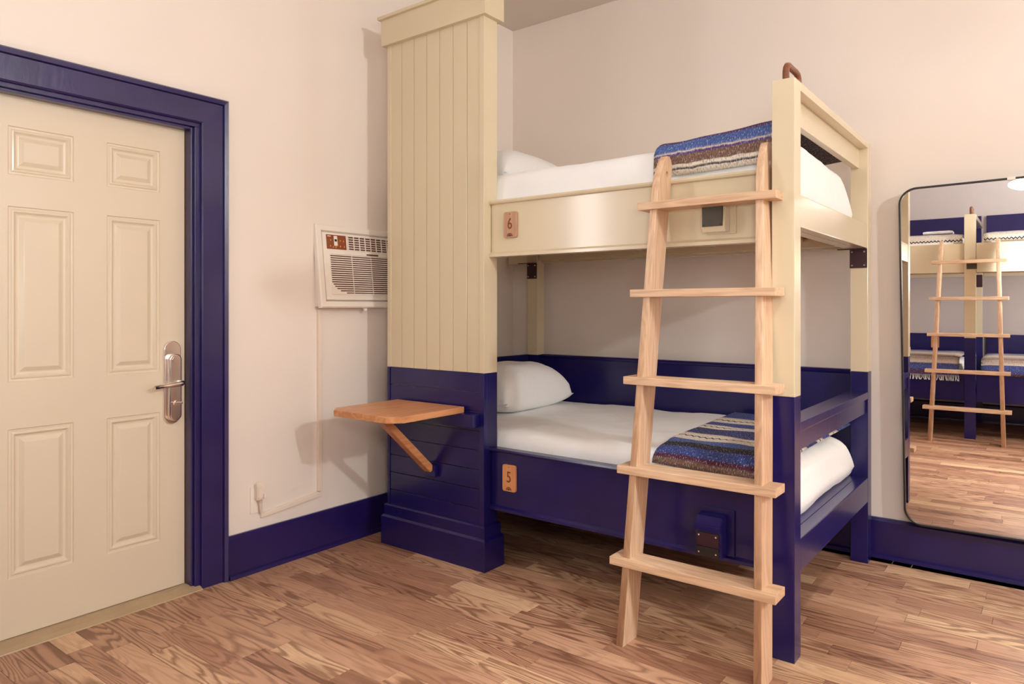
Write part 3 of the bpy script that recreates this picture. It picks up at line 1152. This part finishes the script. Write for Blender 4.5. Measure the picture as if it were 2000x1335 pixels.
drape('blanket', lo_prof, lambda t: 1.585 + 0.075 * t, lambda t: 2.165, 0.013, M['bk_lo'], amp=0.006, seed=7,
      edge=lambda u, t: -0.018 * u * max(0, (t - 0.9) / 0.1),
      label='striped blue and white zigzag woven blanket folded across the lower bunk foot', cat='blanket', base=(1.9, -0.7, 0.65))


# ---- number tags
def tag_plate(cx, z0, z1, digit, mat, label):
    wd, hh = 0.0745, z1 - z0
    t_ = thing('number_tag', label, 'sign', (cx, FY, (z0 + z1) / 2))
    T_ = Matrix(((1, 0, 0, cx), (0, 0, -1, FY - 0.006), (0, 1, 0, (z0 + z1) / 2), (0, 0, 0, 1)))
    hole = arc(0, hh / 2 - 0.011, 0.0034, 0, 342, 12)
    me = curve_solid([rrect(-wd / 2 + 0.001, wd / 2 - 0.001, -hh / 2 + 0.001, hh / 2 - 0.001, 0.009), hole], 0.010, 0.001)
    me.transform(T_)
    finish('plate', me, mat, t_)
    me = text_solid(digit, 0.072, 0.002)
    me.transform(Matrix(((0.8, 0, 0, cx), (0, 0, -1, FY - 0.0126), (0, 1, 0, (z0 + z1) / 2 + 0.003), (0, 0, 0, 1))))
    finish('numeral', me, M['burn'], t_, label='engraved numeral %s' % digit)
    # small sunburst arch at the foot of the tag
    outl = []
    zc = -hh / 2 + 0.006
    outl.append(arc(0, zc, 0.0155, 0, 180, 12) + arc(0, zc, 0.0130, 180, 0, 12))
    for a in (25, 58, 90, 122, 155):
        ca, sa = math.cos(R(a)), math.sin(R(a))
        n_ = (-sa * 0.0012, ca * 0.0012)
        p0, p1 = (0.004 * ca, 0.004 * sa), (0.0125 * ca, 0.0125 * sa)
        outl.append([(p0[0] - n_[0], zc + p0[1] - n_[1]), (p1[0] - n_[0], zc + p1[1] - n_[1]), (p1[0] + n_[0], zc + p1[1] + n_[1]), (p0[0] + n_[0], zc + p0[1] + n_[1])])
    me = curve_solid(outl, 0.002)
    me.transform(Matrix(((1, 0, 0, cx), (0, 0, -1, FY - 0.0126), (0, 1, 0, (z0 + z1) / 2), (0, 0, 0, 1))))
    finish('emblem', me, M['burn'], t_)
    b_ = bmesh.new()
    tube(b_, [(cx, FY - 0.002, (z0 + z1) / 2 + hh / 2 - 0.011), (cx, FY - 0.006, (z0 + z1) / 2 + hh / 2 - 0.011)], 0.0033, 10)
    finish('nail', mesh_of(b_), M['black'], t_)
    return t_


tag_plate(0.970, 1.538, 1.657, '6', M['tag_dull'], 'pale wooden number tag 6 on the cream upper bunk rail')
tag_plate(0.9645, 0.376, 0.498, '5', M['tag'], 'orange wooden number tag 5 on the indigo lower bunk rail')

# ---- outlet boxes on the rails
ob = thing('outlet_box', 'cream outlet box with a dark cover plate on the upper bunk rail', 'outlet', (1.96, FY, 1.55))
box('back_plate', (1.905, 2.018, FY - 0.008, FY, 1.493, 1.612), M['cream'], ob, bev=0.002)
bm = bmesh.new()
prism(bm, [(FY - 0.008, 1.497), (FY - 0.050, 1.497), (FY - 0.062, 1.520), (FY - 0.050, 1.612), (FY - 0.008, 1.612)], 'x', 1.905, 1.995)
fixn(bm)
bmesh.ops.bevel(bm, geom=bm.edges[:], offset=0.002, segments=1, affect='EDGES')
finish('housing', mesh_of(bm), M['cream'], ob)
o = boxes('cover_plate', [(1.910, 1.988, FY - 0.066, FY - 0.055, 1.517, 1.602)], M['plate'], ob, bev=0.003)
bm = bmesh.new()
for cx in (1.917, 1.981):
    for cz in (1.524, 1.595):
        tube(bm, [(cx, FY - 0.065, cz), (cx, FY - 0.068, cz)], 0.003, 8)
finish('screws', mesh_of(bm), M['black'], o, kind='stuff')

ob = thing('outlet_box', 'indigo painted outlet box with a sloped hood on the lower bunk rail', 'outlet', (1.95, FY, 0.38))
box('back_plate', (1.885, 2.012, FY - 0.010, FY, 0.300, 0.470), M['blue'], ob, bev=0.002)
bm = bmesh.new()
prism(bm, [(FY - 0.009, 0.296), (FY - 0.062, 0.296), (FY - 0.062, 0.392), (FY - 0.074, 0.396), (FY - 0.072, 0.416), (FY - 0.050, 0.444), (FY - 0.009, 0.450)], 'x', 1.882, 1.985)
fixn(bm)
bmesh.ops.bevel(bm, geom=bm.edges[:], offset=0.003, segments=2, affect='EDGES')
finish('housing', mesh_of(bm), M['blue'], ob)
o = box('cover_plate', (1.890, 1.975, FY - 0.067, FY - 0.061, 0.338, 0.388), M['iron'], ob, bev=0.002)
o = box('socket_face', (1.890, 1.975, FY - 0.068, FY - 0.061, 0.300, 0.335), M['black'], ob, bev=0.002)
bm = bmesh.new()
for cx in (1.900, 1.965):
    for cz in (0.315, 0.378):
        tube(bm, [(cx, FY - 0.066, cz), (cx, FY - 0.070, cz)], 0.0032, 8)
finish('screws', mesh_of(bm), M['chrome'], o, kind='stuff')


# ================================================================== LADDER
def make_ladder(root, T, xs=1.0, dz=0.0):
    """T maps ladder space (the photographed ladder's world space) to where it stands"""
    yf = lambda zz: -1.597 + 0.12 * zz
    for xl0, sl, th in ((1.691, 0.0247, 0.0275), (2.186, -0.0355, 0.0265)):
        D = 0.105
        pts = []
        ztop = 1.795
        # profile in local (a = across depth, b = up), front edge tapers at the head
        prof = [(yf(0), 0.0), (yf(0) + D, 0.0), (yf(1.765) + D, 1.765)]
        prof += [(yf(1.785) + D - 0.012, 1.790), (yf(1.8) + D - 0.030, 1.803), (yf(1.8) + D - 0.052, 1.800), (yf(1.78) + 0.040, 1.786),
                 (yf(1.75) + 0.022, 1.752), (yf(1.70) + 0.006, 1.705), (yf(1.66), 1.660)]
        hole = [(yf(1.733) + 0.068 + 0.0135 * math.cos(-t * math.pi / 8), 1.733 + 0.0135 * math.sin(-t * math.pi / 8)) for t in range(16)]
        me = curve_solid([prof, hole], th - 0.004, 0.002)
        # curve xy -> world y,z ; extrusion -> x, sheared to follow the splay
        for v in me.vertices:
            a, b, c = v.co
            v.co = (xl0 + sl * b + th / 2 + c, a, b)
        for v in me.vertices:
            v.co = T @ v.co
        finish('side_rail', me, M['lad_z'], root)
    for zt, xa, xb in ((1.618, 1.685, 2.204), (1.287, 1.674, 2.214), (0.962, 1.667, 2.226), (0.636, 1.662, 2.238), (0.309, 1.653, 2.250)):
        b_ = bmesh.new()
        y0 = yf(zt) - 0.020
        bm_box(b_, xa, xb, y0, y0 + 0.100, zt - 0.029, zt, bev=0.003)
        me = mesh_of(b_)
        for v in me.vertices:
            v.co = T @ v.co
        finish('tread', me, M['lad_x'], root)


lad = thing('ladder', 'pale maple ladder with five wide treads leaning on the bunk bed', 'ladder', (1.95, -1.55, 0))
make_ladder(lad, Matrix.Identity(4))

# ================================================================== AIR CONDITIONER
ac = thing('air_conditioner', 'white wall-mounted air conditioner with a brown control panel beside the partition', 'air conditioner', (-0.004, -1.645, 1.210), rot=(0, R(-6.8), 0))
# local frame: x out of the wall, y along it, z up
AW, AH, AD = 0.68, 0.425, 0.072
boxes('sleeve', [(-0.05, 0.048, 0.008, AW - 0.008, 0.010, AH - 0.006)], M['wall'], ac, bev=0.002)
# frame as four mitred bars with bevelled face
bm = bmesh.new()
def ring(o_, i_, xo, xi):
    vo = [bm.verts.new(p) for p in ((xo, o_, o_), (xo, AW - o_, o_), (xo, AW - o_, AH - o_), (xo, o_, AH - o_))]
    vi = [bm.verts.new(p) for p in ((xi, i_, i_), (xi, AW - i_, i_), (xi, AW - i_, AH - i_), (xi, i_, AH - i_))]
    for q in range(4):
        bm.faces.new((vo[q], vo[(q + 1) % 4], vi[(q + 1) % 4], vi[q]))
ring(0.0, 0.0, 0.044, 0.066)
ring(0.0, 0.006, 0.066, 0.072)
ring(0.006, 0.030, 0.072, 0.070)
ring(0.030, 0.036, 0.070, 0.056)
bmesh.ops.remove_doubles(bm, verts=bm.verts[:], dist=1e-5)
fixn(bm)
finish('frame', mesh_of(bm), M['plastic'], ac)
box('fascia', (0.040, 0.066, 0.039, AW - 0.039, 0.040, AH - 0.038), M['plastic'], ac, bev=0.006)
FXA = 0.066
cp = box('control_panel', (FXA - 0.001, FXA + 0.002, 0.062, 0.187, AH - 0.124, AH - 0.050), M['acpanel'], ac, bev=0.0008)
box('display', (FXA + 0.001, FXA + 0.0032, 0.108, 0.130, AH - 0.106, AH - 0.055), M['plastic'], cp, bev=0.0005)
box('screen', (FXA + 0.003, FXA + 0.0038, 0.112, 0.126, AH - 0.084, AH - 0.072), M['black'], cp, bev=0.0002)
for (yy, zz) in ((0.088, AH - 0.078), (0.150, AH - 0.078), (0.170, AH - 0.080), (0.085, AH - 0.108), (0.119, AH - 0.113), (0.148, AH - 0.108), (0.172, AH - 0.108), (0.102, AH - 0.113)):
    box('button', (FXA + 0.001, FXA + 0.0032, yy - 0.003, yy + 0.003, zz - 0.004, zz + 0.004), M['tag'], cp, bev=0.0008)
box('lettering', (FXA + 0.001, FXA + 0.0026, 0.069, 0.090, AH - 0.060, AH - 0.056), M['plastic'], cp, bev=0)
# exhaust grille: dark recess behind vertical dividers and louvres
gr = box('exhaust_grille', (FXA - 0.002, FXA + 0.0008, 0.196, 0.62, AH - 0.126, AH - 0.048), M['slot'], ac, bev=0)
for k in range(7):
    zz = AH - 0.048 - k * 0.0123
    box('louvre', (FXA, FXA + 0.003, 0.196, 0.62, zz - 0.0042, zz), M['plastic'], gr, bev=0.0006)
for k in range(12):
    yy = 0.197 + k * 0.0382
    box('divider', (FXA, FXA + 0.0034, yy, yy + 0.005, AH - 0.127, AH - 0.048), M['plastic'], gr, bev=0.0006)
# intake louvres
it = box('intake_grille', (FXA - 0.002, FXA + 0.0006, 0.080, 0.60, 0.074, 0.276), M['slot'], ac, bev=0)
for k in range(19):
    zz = 0.070 + k * 0.0112
    box('louvre', (FXA, FXA + 0.0042, 0.074, 0.606, zz - 0.0026, zz + 0.0028), M['plastic'], it, bev=0.0012)
# filled corner of the intake (the lowest slots stop short)
for k, e in enumerate((0.085, 0.048, 0.026, 0.013, 0.005)):
    zz = 0.0756 + k * 0.0112
    box('louvre_end', (FXA - 0.0005, FXA + 0.0036, 0.074, 0.080 + e, zz - 0.003, zz + 0.004), M['plastic'], it, bev=0.0005)
for yy in (0.215, 0.345, 0.475):
    box('rib', (FXA, FXA + 0.003, yy, yy + 0.003, 0.070, 0.276), M['plastic'], it, bev=0.0005)
box('filter_tab', (FXA - 0.001, FXA + 0.004, 0.32, 0.40, 0.280, 0.287), M['slot'], ac, bev=0.001)
bm = bmesh.new()
tube(bm, [(0.045, 0.30, 0.002), (0.045, 0.30, -0.014)], [0.014, 0.009], 14)
finish('drain_knob', mesh_of(bm), M['plastic'], ac)

# ---- raceway, outlet, plug
rc = thing('cable_raceway', 'white surface cable raceway running down the wall from the air conditioner to the outlet', 'cable cover', (0, -1.61, 0.25))
box('vertical_channel', (0.0, 0.016, -1.626, -1.604, 0.296, 1.210), M['race'], rc, bev=0.003)
bm = bmesh.new()
v = prism(bm, [(-1.606, 0.268), (-1.604, 0.289), (-1.620, 0.293), (-1.946, 0.257), (-1.946, 0.238)], 'x', 0.0, 0.014)
fixn(bm)
bmesh.ops.bevel(bm, geom=bm.edges[:], offset=0.0025, segments=2, affect='EDGES')
finish('lower_channel', mesh_of(bm), M['race'], rc)
ol = thing('wall_outlet', 'white wall outlet cover plate beside the door casing', 'outlet', (0, -1.965, 0.327))
box('cover_plate', (0.0, 0.006, -1.999, -1.930, 0.266, 0.389), M['plastic'], ol, bev=0.002)
box('receptacle', (0.005, 0.008, -1.985, -1.948, 0.280, 0.375), M['plastic'], ol, bev=0.0015)
pg = thing('plug', 'white plug with its cord pressed into the wall outlet', 'plug', (0.006, -1.966, 0.35))
bm = bmesh.new()
prism(bm, [(0.008, 0.330), (0.034, 0.326), (0.040, 0.345), (0.036, 0.398), (0.026, 0.408), (0.008, 0.405)], 'y', -1.981, -1.952)
fixn(bm)
bmesh.ops.bevel(bm, geom=bm.edges[:], offset=0.004, segments=2, affect='EDGES')
finish('plug_body', mesh_of(bm), M['race'], pg)
bm = bmesh.new()
tube(bm, [(0.026, -1.962, 0.332), (0.026, -1.960, 0.305), (0.020, -1.956, 0.280), (0.013, -1.950, 0.262), (0.008, -1.940, 0.250)], [0.010, 0.008, 0.006, 0.005, 0.005], 10)
finish('cord', mesh_of(bm), M['race'], pg)
box('reset_button', (0.030, 0.044, -1.953, -1.945, 0.334, 0.356), M['plastic'], pg, bev=0.003)

# ================================================================== MIRROR
mr = thing('wall_mirror', 'large rectangular mirror with rounded corners and thin black frame on the back wall', 'mirror', (2.70, -0.056, 1.0), rot=(0, R(-0.9), R(0.45)))
mw0, mw1, mz0, mz1 = -0.329, 0.42, -0.798, 0.786
fr = curve_solid([rrect(mw0, mw1, mz0, mz1, 0.075, 12), rrect(mw0 + 0.006, mw1 - 0.006, mz0 + 0.006, mz1 - 0.006, 0.069, 12)], 0.022, 0.0008)
TM = Matrix(((1, 0, 0, 0), (0, 0, -1, 0), (0, 1, 0, 0), (0, 0, 0, 1)))
fr.transform(TM)
finish('mirror_frame', fr, M['black'], mr)
gl = curve_solid([rrect(mw0 + 0.005, mw1 - 0.005, mz0 + 0.005, mz1 - 0.005, 0.070, 12)], 0.004)
gl.transform(TM)
finish('mirror_glass', gl, M['glass'], mr)
for xa in (-0.25, 0.25):
    box('standoff', (xa, xa + 0.05, 0.005, 0.040, 0.4, 0.5), M['black'], mr, bev=0.001)
boxes('hanging_clip', [(0.095, 0.125, -0.014, 0.012, mz1 - 0.010, mz1 + 0.004)], M['plastic'], mr, bev=0.001)

# ================================================================== OPPOSITE SIDE (seen in the mirror)
OY = -4.05            # front plane of the opposite bunks
OF = -5.26


def far_bunk(x0, x1, label, left_post, right_post, side):
    b_ = thing('bunk_bed', label, 'bunk bed', ((x0 + x1) / 2, (OY + OF) / 2, 0))
    if left_post:
        boxes('post', [(x0, x0 + 0.09, OY - 0.08, OY, 0.935, 2.083, 0), (x0, x0 + 0.09, OY - 0.08, OY, 0, 0.935, 1)], [M['cream'], M['blue']], b_)
    if right_post:
        boxes('post', [(x1 - 0.09, x1, OY - 0.08, OY, 0.935, 2.083, 0), (x1 - 0.09, x1, OY - 0.08, OY, 0, 0.935, 1)], [M['cream'], M['blue']], b_)
    for xa in ((x0, x0 + 0.08) if False else (x1 - 0.085,)) if right_post else (x0 + 0.03,):
        boxes('post', [(xa, xa + 0.08, OF + 0.03, OF + 0.11, 0.935, 1.60, 0), (xa, xa + 0.08, OF + 0.03, OF + 0.11, 0, 0.935, 1)], [M['cream'], M['blue']], b_)
        box('angle_bracket', (xa, xa + 0.08, OF + 0.11, OF + 0.116, 1.43, 1.56), M['iron'], b_, bev=0.001)
    xi0 = x0 + (0.09 if left_post else 0)
    xi1 = x1 - (0.09 if right_post else 0)
    box('front_rail', (xi0, xi1, OY - 0.055, OY - 0.02, 1.545, 1.815), M['cream'], b_)
    box('front_rail', (xi0, xi1, OY - 0.055, OY - 0.02, 0.345, 0.640), M['blue'], b_)
    box('rear_rail', (x0, x1, OF, OF + 0.03, 1.545, 1.72), M['cream'], b_)
    box('wall_panel', (x0 + 0.02, x1 - 0.02, YB + 0.004, YB + 0.03, 1.86, 2.19), M['blue'], b_)
    box('back_panel', (x0 + 0.02, x1 - 0.02, YB + 0.024, YB + 0.05, 0.30, 0.935), M['blue'], b_)
    box('deck', (x0, x1, OF + 0.03, OY - 0.056, 1.58, 1.60), M['deck'], b_, bev=0)
    box('lower_deck', (x0, x1, OF + 0.06, OY - 0.056, 0.44, 0.46), M['blue'], b_, bev=0)
    return b_


fa = far_bunk(0.42, 2.462, 'painted bunk bed opposite, seen in the mirror left of the cream post', True, True, 0)
fb = far_bunk(2.466, 4.50, 'painted bunk bed opposite, seen in the mirror right of the cream post', False, True, 1)
box('post_plate', (2.392, 2.472, OY - 0.001, OY + 0.004, 1.573, 1.655), M['plate'], fa, bev=0.001)
bm = bmesh.new()
tube(bm, [(2.425, OY - 0.03, 2.080), (2.425, OY - 0.03, 2.130), (2.425, OY - 0.045, 2.145), (2.425, OY - 0.14, 2.145), (2.425, OY - 0.15, 2.130), (2.425, OY - 0.15, 2.06)], 0.013, 12)
finish('post_handle', mesh_of(bm), M['bronze'], fa, smooth=True)
box('header_cap', (2.372, 2.462, OF + 0.11, OY - 0.08, 2.045, 2.083), M['cream'], fa)
for (xa, xb, nm) in ((0.50, 2.36, 'left'), (2.50, 4.40, 'right')):
    soft_box('mattress', (xa, xb, OF + 0.035, OY - 0.060, 1.602, 1.90), 0.05, M['sheet'], res=0.08, seed=xa,
             label='mattress on the upper opposite bunk, %s of the post in the mirror' % nm, cat='mattress', base=((xa + xb) / 2, -4.6, 1.602))
    soft_box('mattress', (xa, xb, OF + 0.065, OY - 0.060, 0.462, 0.70), 0.05, M['sheet'], res=0.08, seed=xa + 3,
             label='mattress on the lower opposite bunk, %s of the post in the mirror' % nm, cat='mattress', base=((xa + xb) / 2, -4.6, 0.462))


# blankets there
def far_blanket(xa, xb, z, drop, mat, label, seed, fringe=False):
    prof = [(OF + 0.14, z), (OY - 0.20, z), (OY - 0.09, z - 0.002), (OY - 0.065, z - 0.02), (OY - 0.058, z - 0.05), (OY - 0.014, z - drop * 0.55), (OY - 0.012, z - drop)]
    if z > 1.5:
        prof = [(OF + 0.14, z), (OY - 0.20, z), (OY - 0.10, z - 0.003), (OY - 0.075, z - 0.015), (OY - 0.063, z - 0.04), (OY - 0.060, z - drop)]
    ob_, tot = drape('blanket', prof, lambda t: xa, lambda t: xb, 0.014, mat, nx=40, amp=0.006, seed=seed)
    me = ob_.data
    base = Vector(((xa + xb) / 2, -4.6, z))
    me.transform(Matrix.Translation(-base))
    ob_.location = base
    ORG[ob_.name] = base
    ob_['label'] = label
    ob_['category'] = 'blanket'
    if fringe:
        b_ = bmesh.new()
        random.seed(5)
        k = xa
        while k < xb:
            zz = z - drop
            tube(b_, [(k, OY - 0.004, zz + 0.006), (k + random.uniform(-.004, .004), OY - 0.003, zz - 0.02), (k + random.uniform(-.010, .010), OY - 0.004, zz - 0.045)], 0.0028, 5)
            k += 0.013
        finish('fringe', mesh_of(b_), M['sheet'], ob_, kind='stuff')
    return ob_


GR, LC = srgb(70, 66, 84), srgb(150, 140, 160)
tl = 1.25
fu = [(0, DB_), (0.55, DB_), (0.70, LC), (0.74, PU), (0.80, LC), (0.84, PU), (0.90, LC), (0.94, GR), (0.97, LC), (1.00, WH), (1.3, WH)]
fl = [(0, BL), (0.6, CR), (0.98, BR), (1.04, CR), (1.06, DB_), (1.12, BL), (1.15, MR), (1.17, PU), (1.20, WH), (1.24, WH)]
M['bk_fu'] = blanket_mat('blanket_far_upper', fu, [1.045], tl)
M['bk_fl'] = blanket_mat('blanket_far_lower', fl, [], tl)
far_blanket(0.9, 2.355, 1.906, 0.088, M['bk_fu'], 'grey and white zigzag blanket opposite, upper bunk left of the post in the mirror', 1)
far_blanket(2.52, 4.2, 1.908, 0.088, M['bk_fu'], 'lilac striped zigzag blanket opposite, upper bunk right of the post in the mirror', 2)
far_blanket(1.3, 2.33, 0.745, 0.17, M['bk_fl'], 'fringed blue and cream blanket opposite, lower bunk left of the post in the mirror', 3, True)
far_blanket(2.50, 4.1, 0.735, 0.14, M['bk_fl'], 'blue blanket opposite without fringe, lower bunk right of the post in the mirror', 4)
soft_box('folded_towel', (2.02, 2.27, -4.36, -4.18, 1.924, 1.955), 0.012, M['sheet'], res=0.03, amp=0.004,
         label='folded white towel lying on the upper opposite bunk, seen in the mirror', cat='towel', base=(2.14, -4.26, 1.924))
# ladder opposite, turned to lean on the other bunks
lad2 = thing('ladder', 'pale maple ladder across the opposite post, seen in the mirror', 'ladder', (2.40, -3.80, 0))
sxl = 1.13
# the feet stand towards the room, the head leans on the opposite rail
T2 = Matrix(((-sxl, 0, 0, 2.408 + sxl * 1.948), (0, -1, 0, -5.335), (0, 0, 1.022, 0), (0, 0, 0, 1)))
make_ladder(lad2, T2)
tg = thing('number_tag', 'small wooden number tag on the opposite lower bunk, seen in the mirror', 'sign', (1.955, YB + 0.052, 0.86))
me = curve_solid([rrect(-0.037, 0.037, -0.06, 0.06, 0.009)], 0.010, 0.001)
me.transform(Matrix(((1, 0, 0, 2.02), (0, 0, -1, YB + 0.057), (0, 1, 0, 0.84), (0, 0, 0, 1))))
finish('plate', me, M['tag'], tg)

# ================================================================== LAMPS (pendant seen in the mirror; recessed light, rear globe, standing lamps are added fill)
pd = thing('pendant_lamp', 'glowing white oval pendant lamp reflected at the top of the mirror', 'lamp', LAMP)
bm = bmesh.new()
bmesh.ops.create_uvsphere(bm, u_segments=28, v_segments=14, radius=1.0)
for v in bm.verts:
    v.co = Vector((LAMP[0] + v.co.x * 0.15, LAMP[1] + v.co.y * 0.15, LAMP[2] + v.co.z * 0.042))
finish('glass_shade', mesh_of(bm), M['glow'], pd, smooth=True)
bm = bmesh.new()
tube(bm, [(LAMP[0], LAMP[1], LAMP[2] + 0.04), (LAMP[0], LAMP[1], H - 0.02)], 0.006, 10)
finish('stem', mesh_of(bm), M['chrome'], pd)
bm = bmesh.new()
tube(bm, [(LAMP[0], LAMP[1], H - 0.03), (LAMP[0], LAMP[1], H)], [0.05, 0.06], 20)
finish('ceiling_rose', mesh_of(bm), M['chrome'], pd)
dn = thing('fill_downlight', 'added round ceiling fill light over the foot of the bed', 'lamp', (3.25, -2.35, H))  # unseen fixture added for the floor fill
bm = bmesh.new()
tube(bm, [(3.25, -2.35, H), (3.25, -2.35, H - 0.012)], [0.10, 0.095], 24)
finish('trim_ring', mesh_of(bm), M['plastic'], dn)
names_ = ('right of the bed', 'added as fill behind the photographer')
for g_, lab in zip(GLOBES, names_):
    cl = thing('ceiling_light', 'white globe ceiling light ' + lab, 'lamp', (g_[0], g_[1], H))
    bm = bmesh.new()
    tube(bm, [(g_[0], g_[1], H), (g_[0], g_[1], H - 0.03), (g_[0], g_[1], g_[2] + 0.1)], [0.07, 0.05, 0.03], 20)
    finish('ceiling_rose', mesh_of(bm), M['chrome'], cl)
    bm = bmesh.new()
    bmesh.ops.create_uvsphere(bm, u_segments=24, v_segments=12, radius=0.12)
    for v in bm.verts:
        v.co = Vector((g_[0] + v.co.x, g_[1] + v.co.y, g_[2] + 0.12 + v.co.z))
    finish('glass_globe', mesh_of(bm), M['glow2'], cl, smooth=True)
for FL_, lb in ((FILL_UP, 'added black torchiere shining up for fill, right of the photographer'), (FILL_LEFT, 'added black standing fill lamp in front of the opposite bunks, near the door'),
                (FILL_CAM, 'added tall black standing fill lamp close beside the photographer')):
    fl_ = thing('fill_lamp', lb, 'lamp', (FL_[0], FL_[1], 0))  # unseen stands added to carry the fill lights
    zt = FL_[2] - (0.17 if FL_ is not FILL_UP else 0.03)
    for nm_, p_, r_ in (('base', [(FL_[0], FL_[1], 0.0), (FL_[0], FL_[1], 0.025)], [0.15, 0.14]),
                        ('pole', [(FL_[0], FL_[1], 0.02), (FL_[0], FL_[1], zt)], [0.012, 0.012]),
                        ('shade_ring', [(FL_[0], FL_[1], zt), (FL_[0], FL_[1], zt + 0.01)], [0.16, 0.16])):
        bm = bmesh.new()
        tube(bm, p_, r_, 24)
        finish(nm_, mesh_of(bm), M['black'], fl_)

# ---- fine placing of the opposite furniture
for o in list(sc.objects):
    if o.parent is None and o.get('category') and o['category'] != 'lamp' and o.location.y < -3.7:
        o.location.x -= 0.03

# ---- things of one kind that repeat share a group
KINDS_ = {'bunk_bed': 'painted bunk beds in the room', 'mattress': 'white mattresses on the bunks', 'pillow': 'white pillows on the bunk bed',
          'blanket': 'striped woven blankets on the bunks', 'ladder': 'maple bunk ladders', 'number_tag': 'wooden bunk number tags',
          'outlet_box': 'outlet boxes on the bunk rails', 'fill_lamp': 'added fill lamps around the photographer', 'ceiling_light': 'globe ceiling lights'}
for o in list(sc.objects):
    b = o.name.split('.')[0]
    if o.parent is None and b in KINDS_ and 'category' in o:
        o['group'] = KINDS_[b]
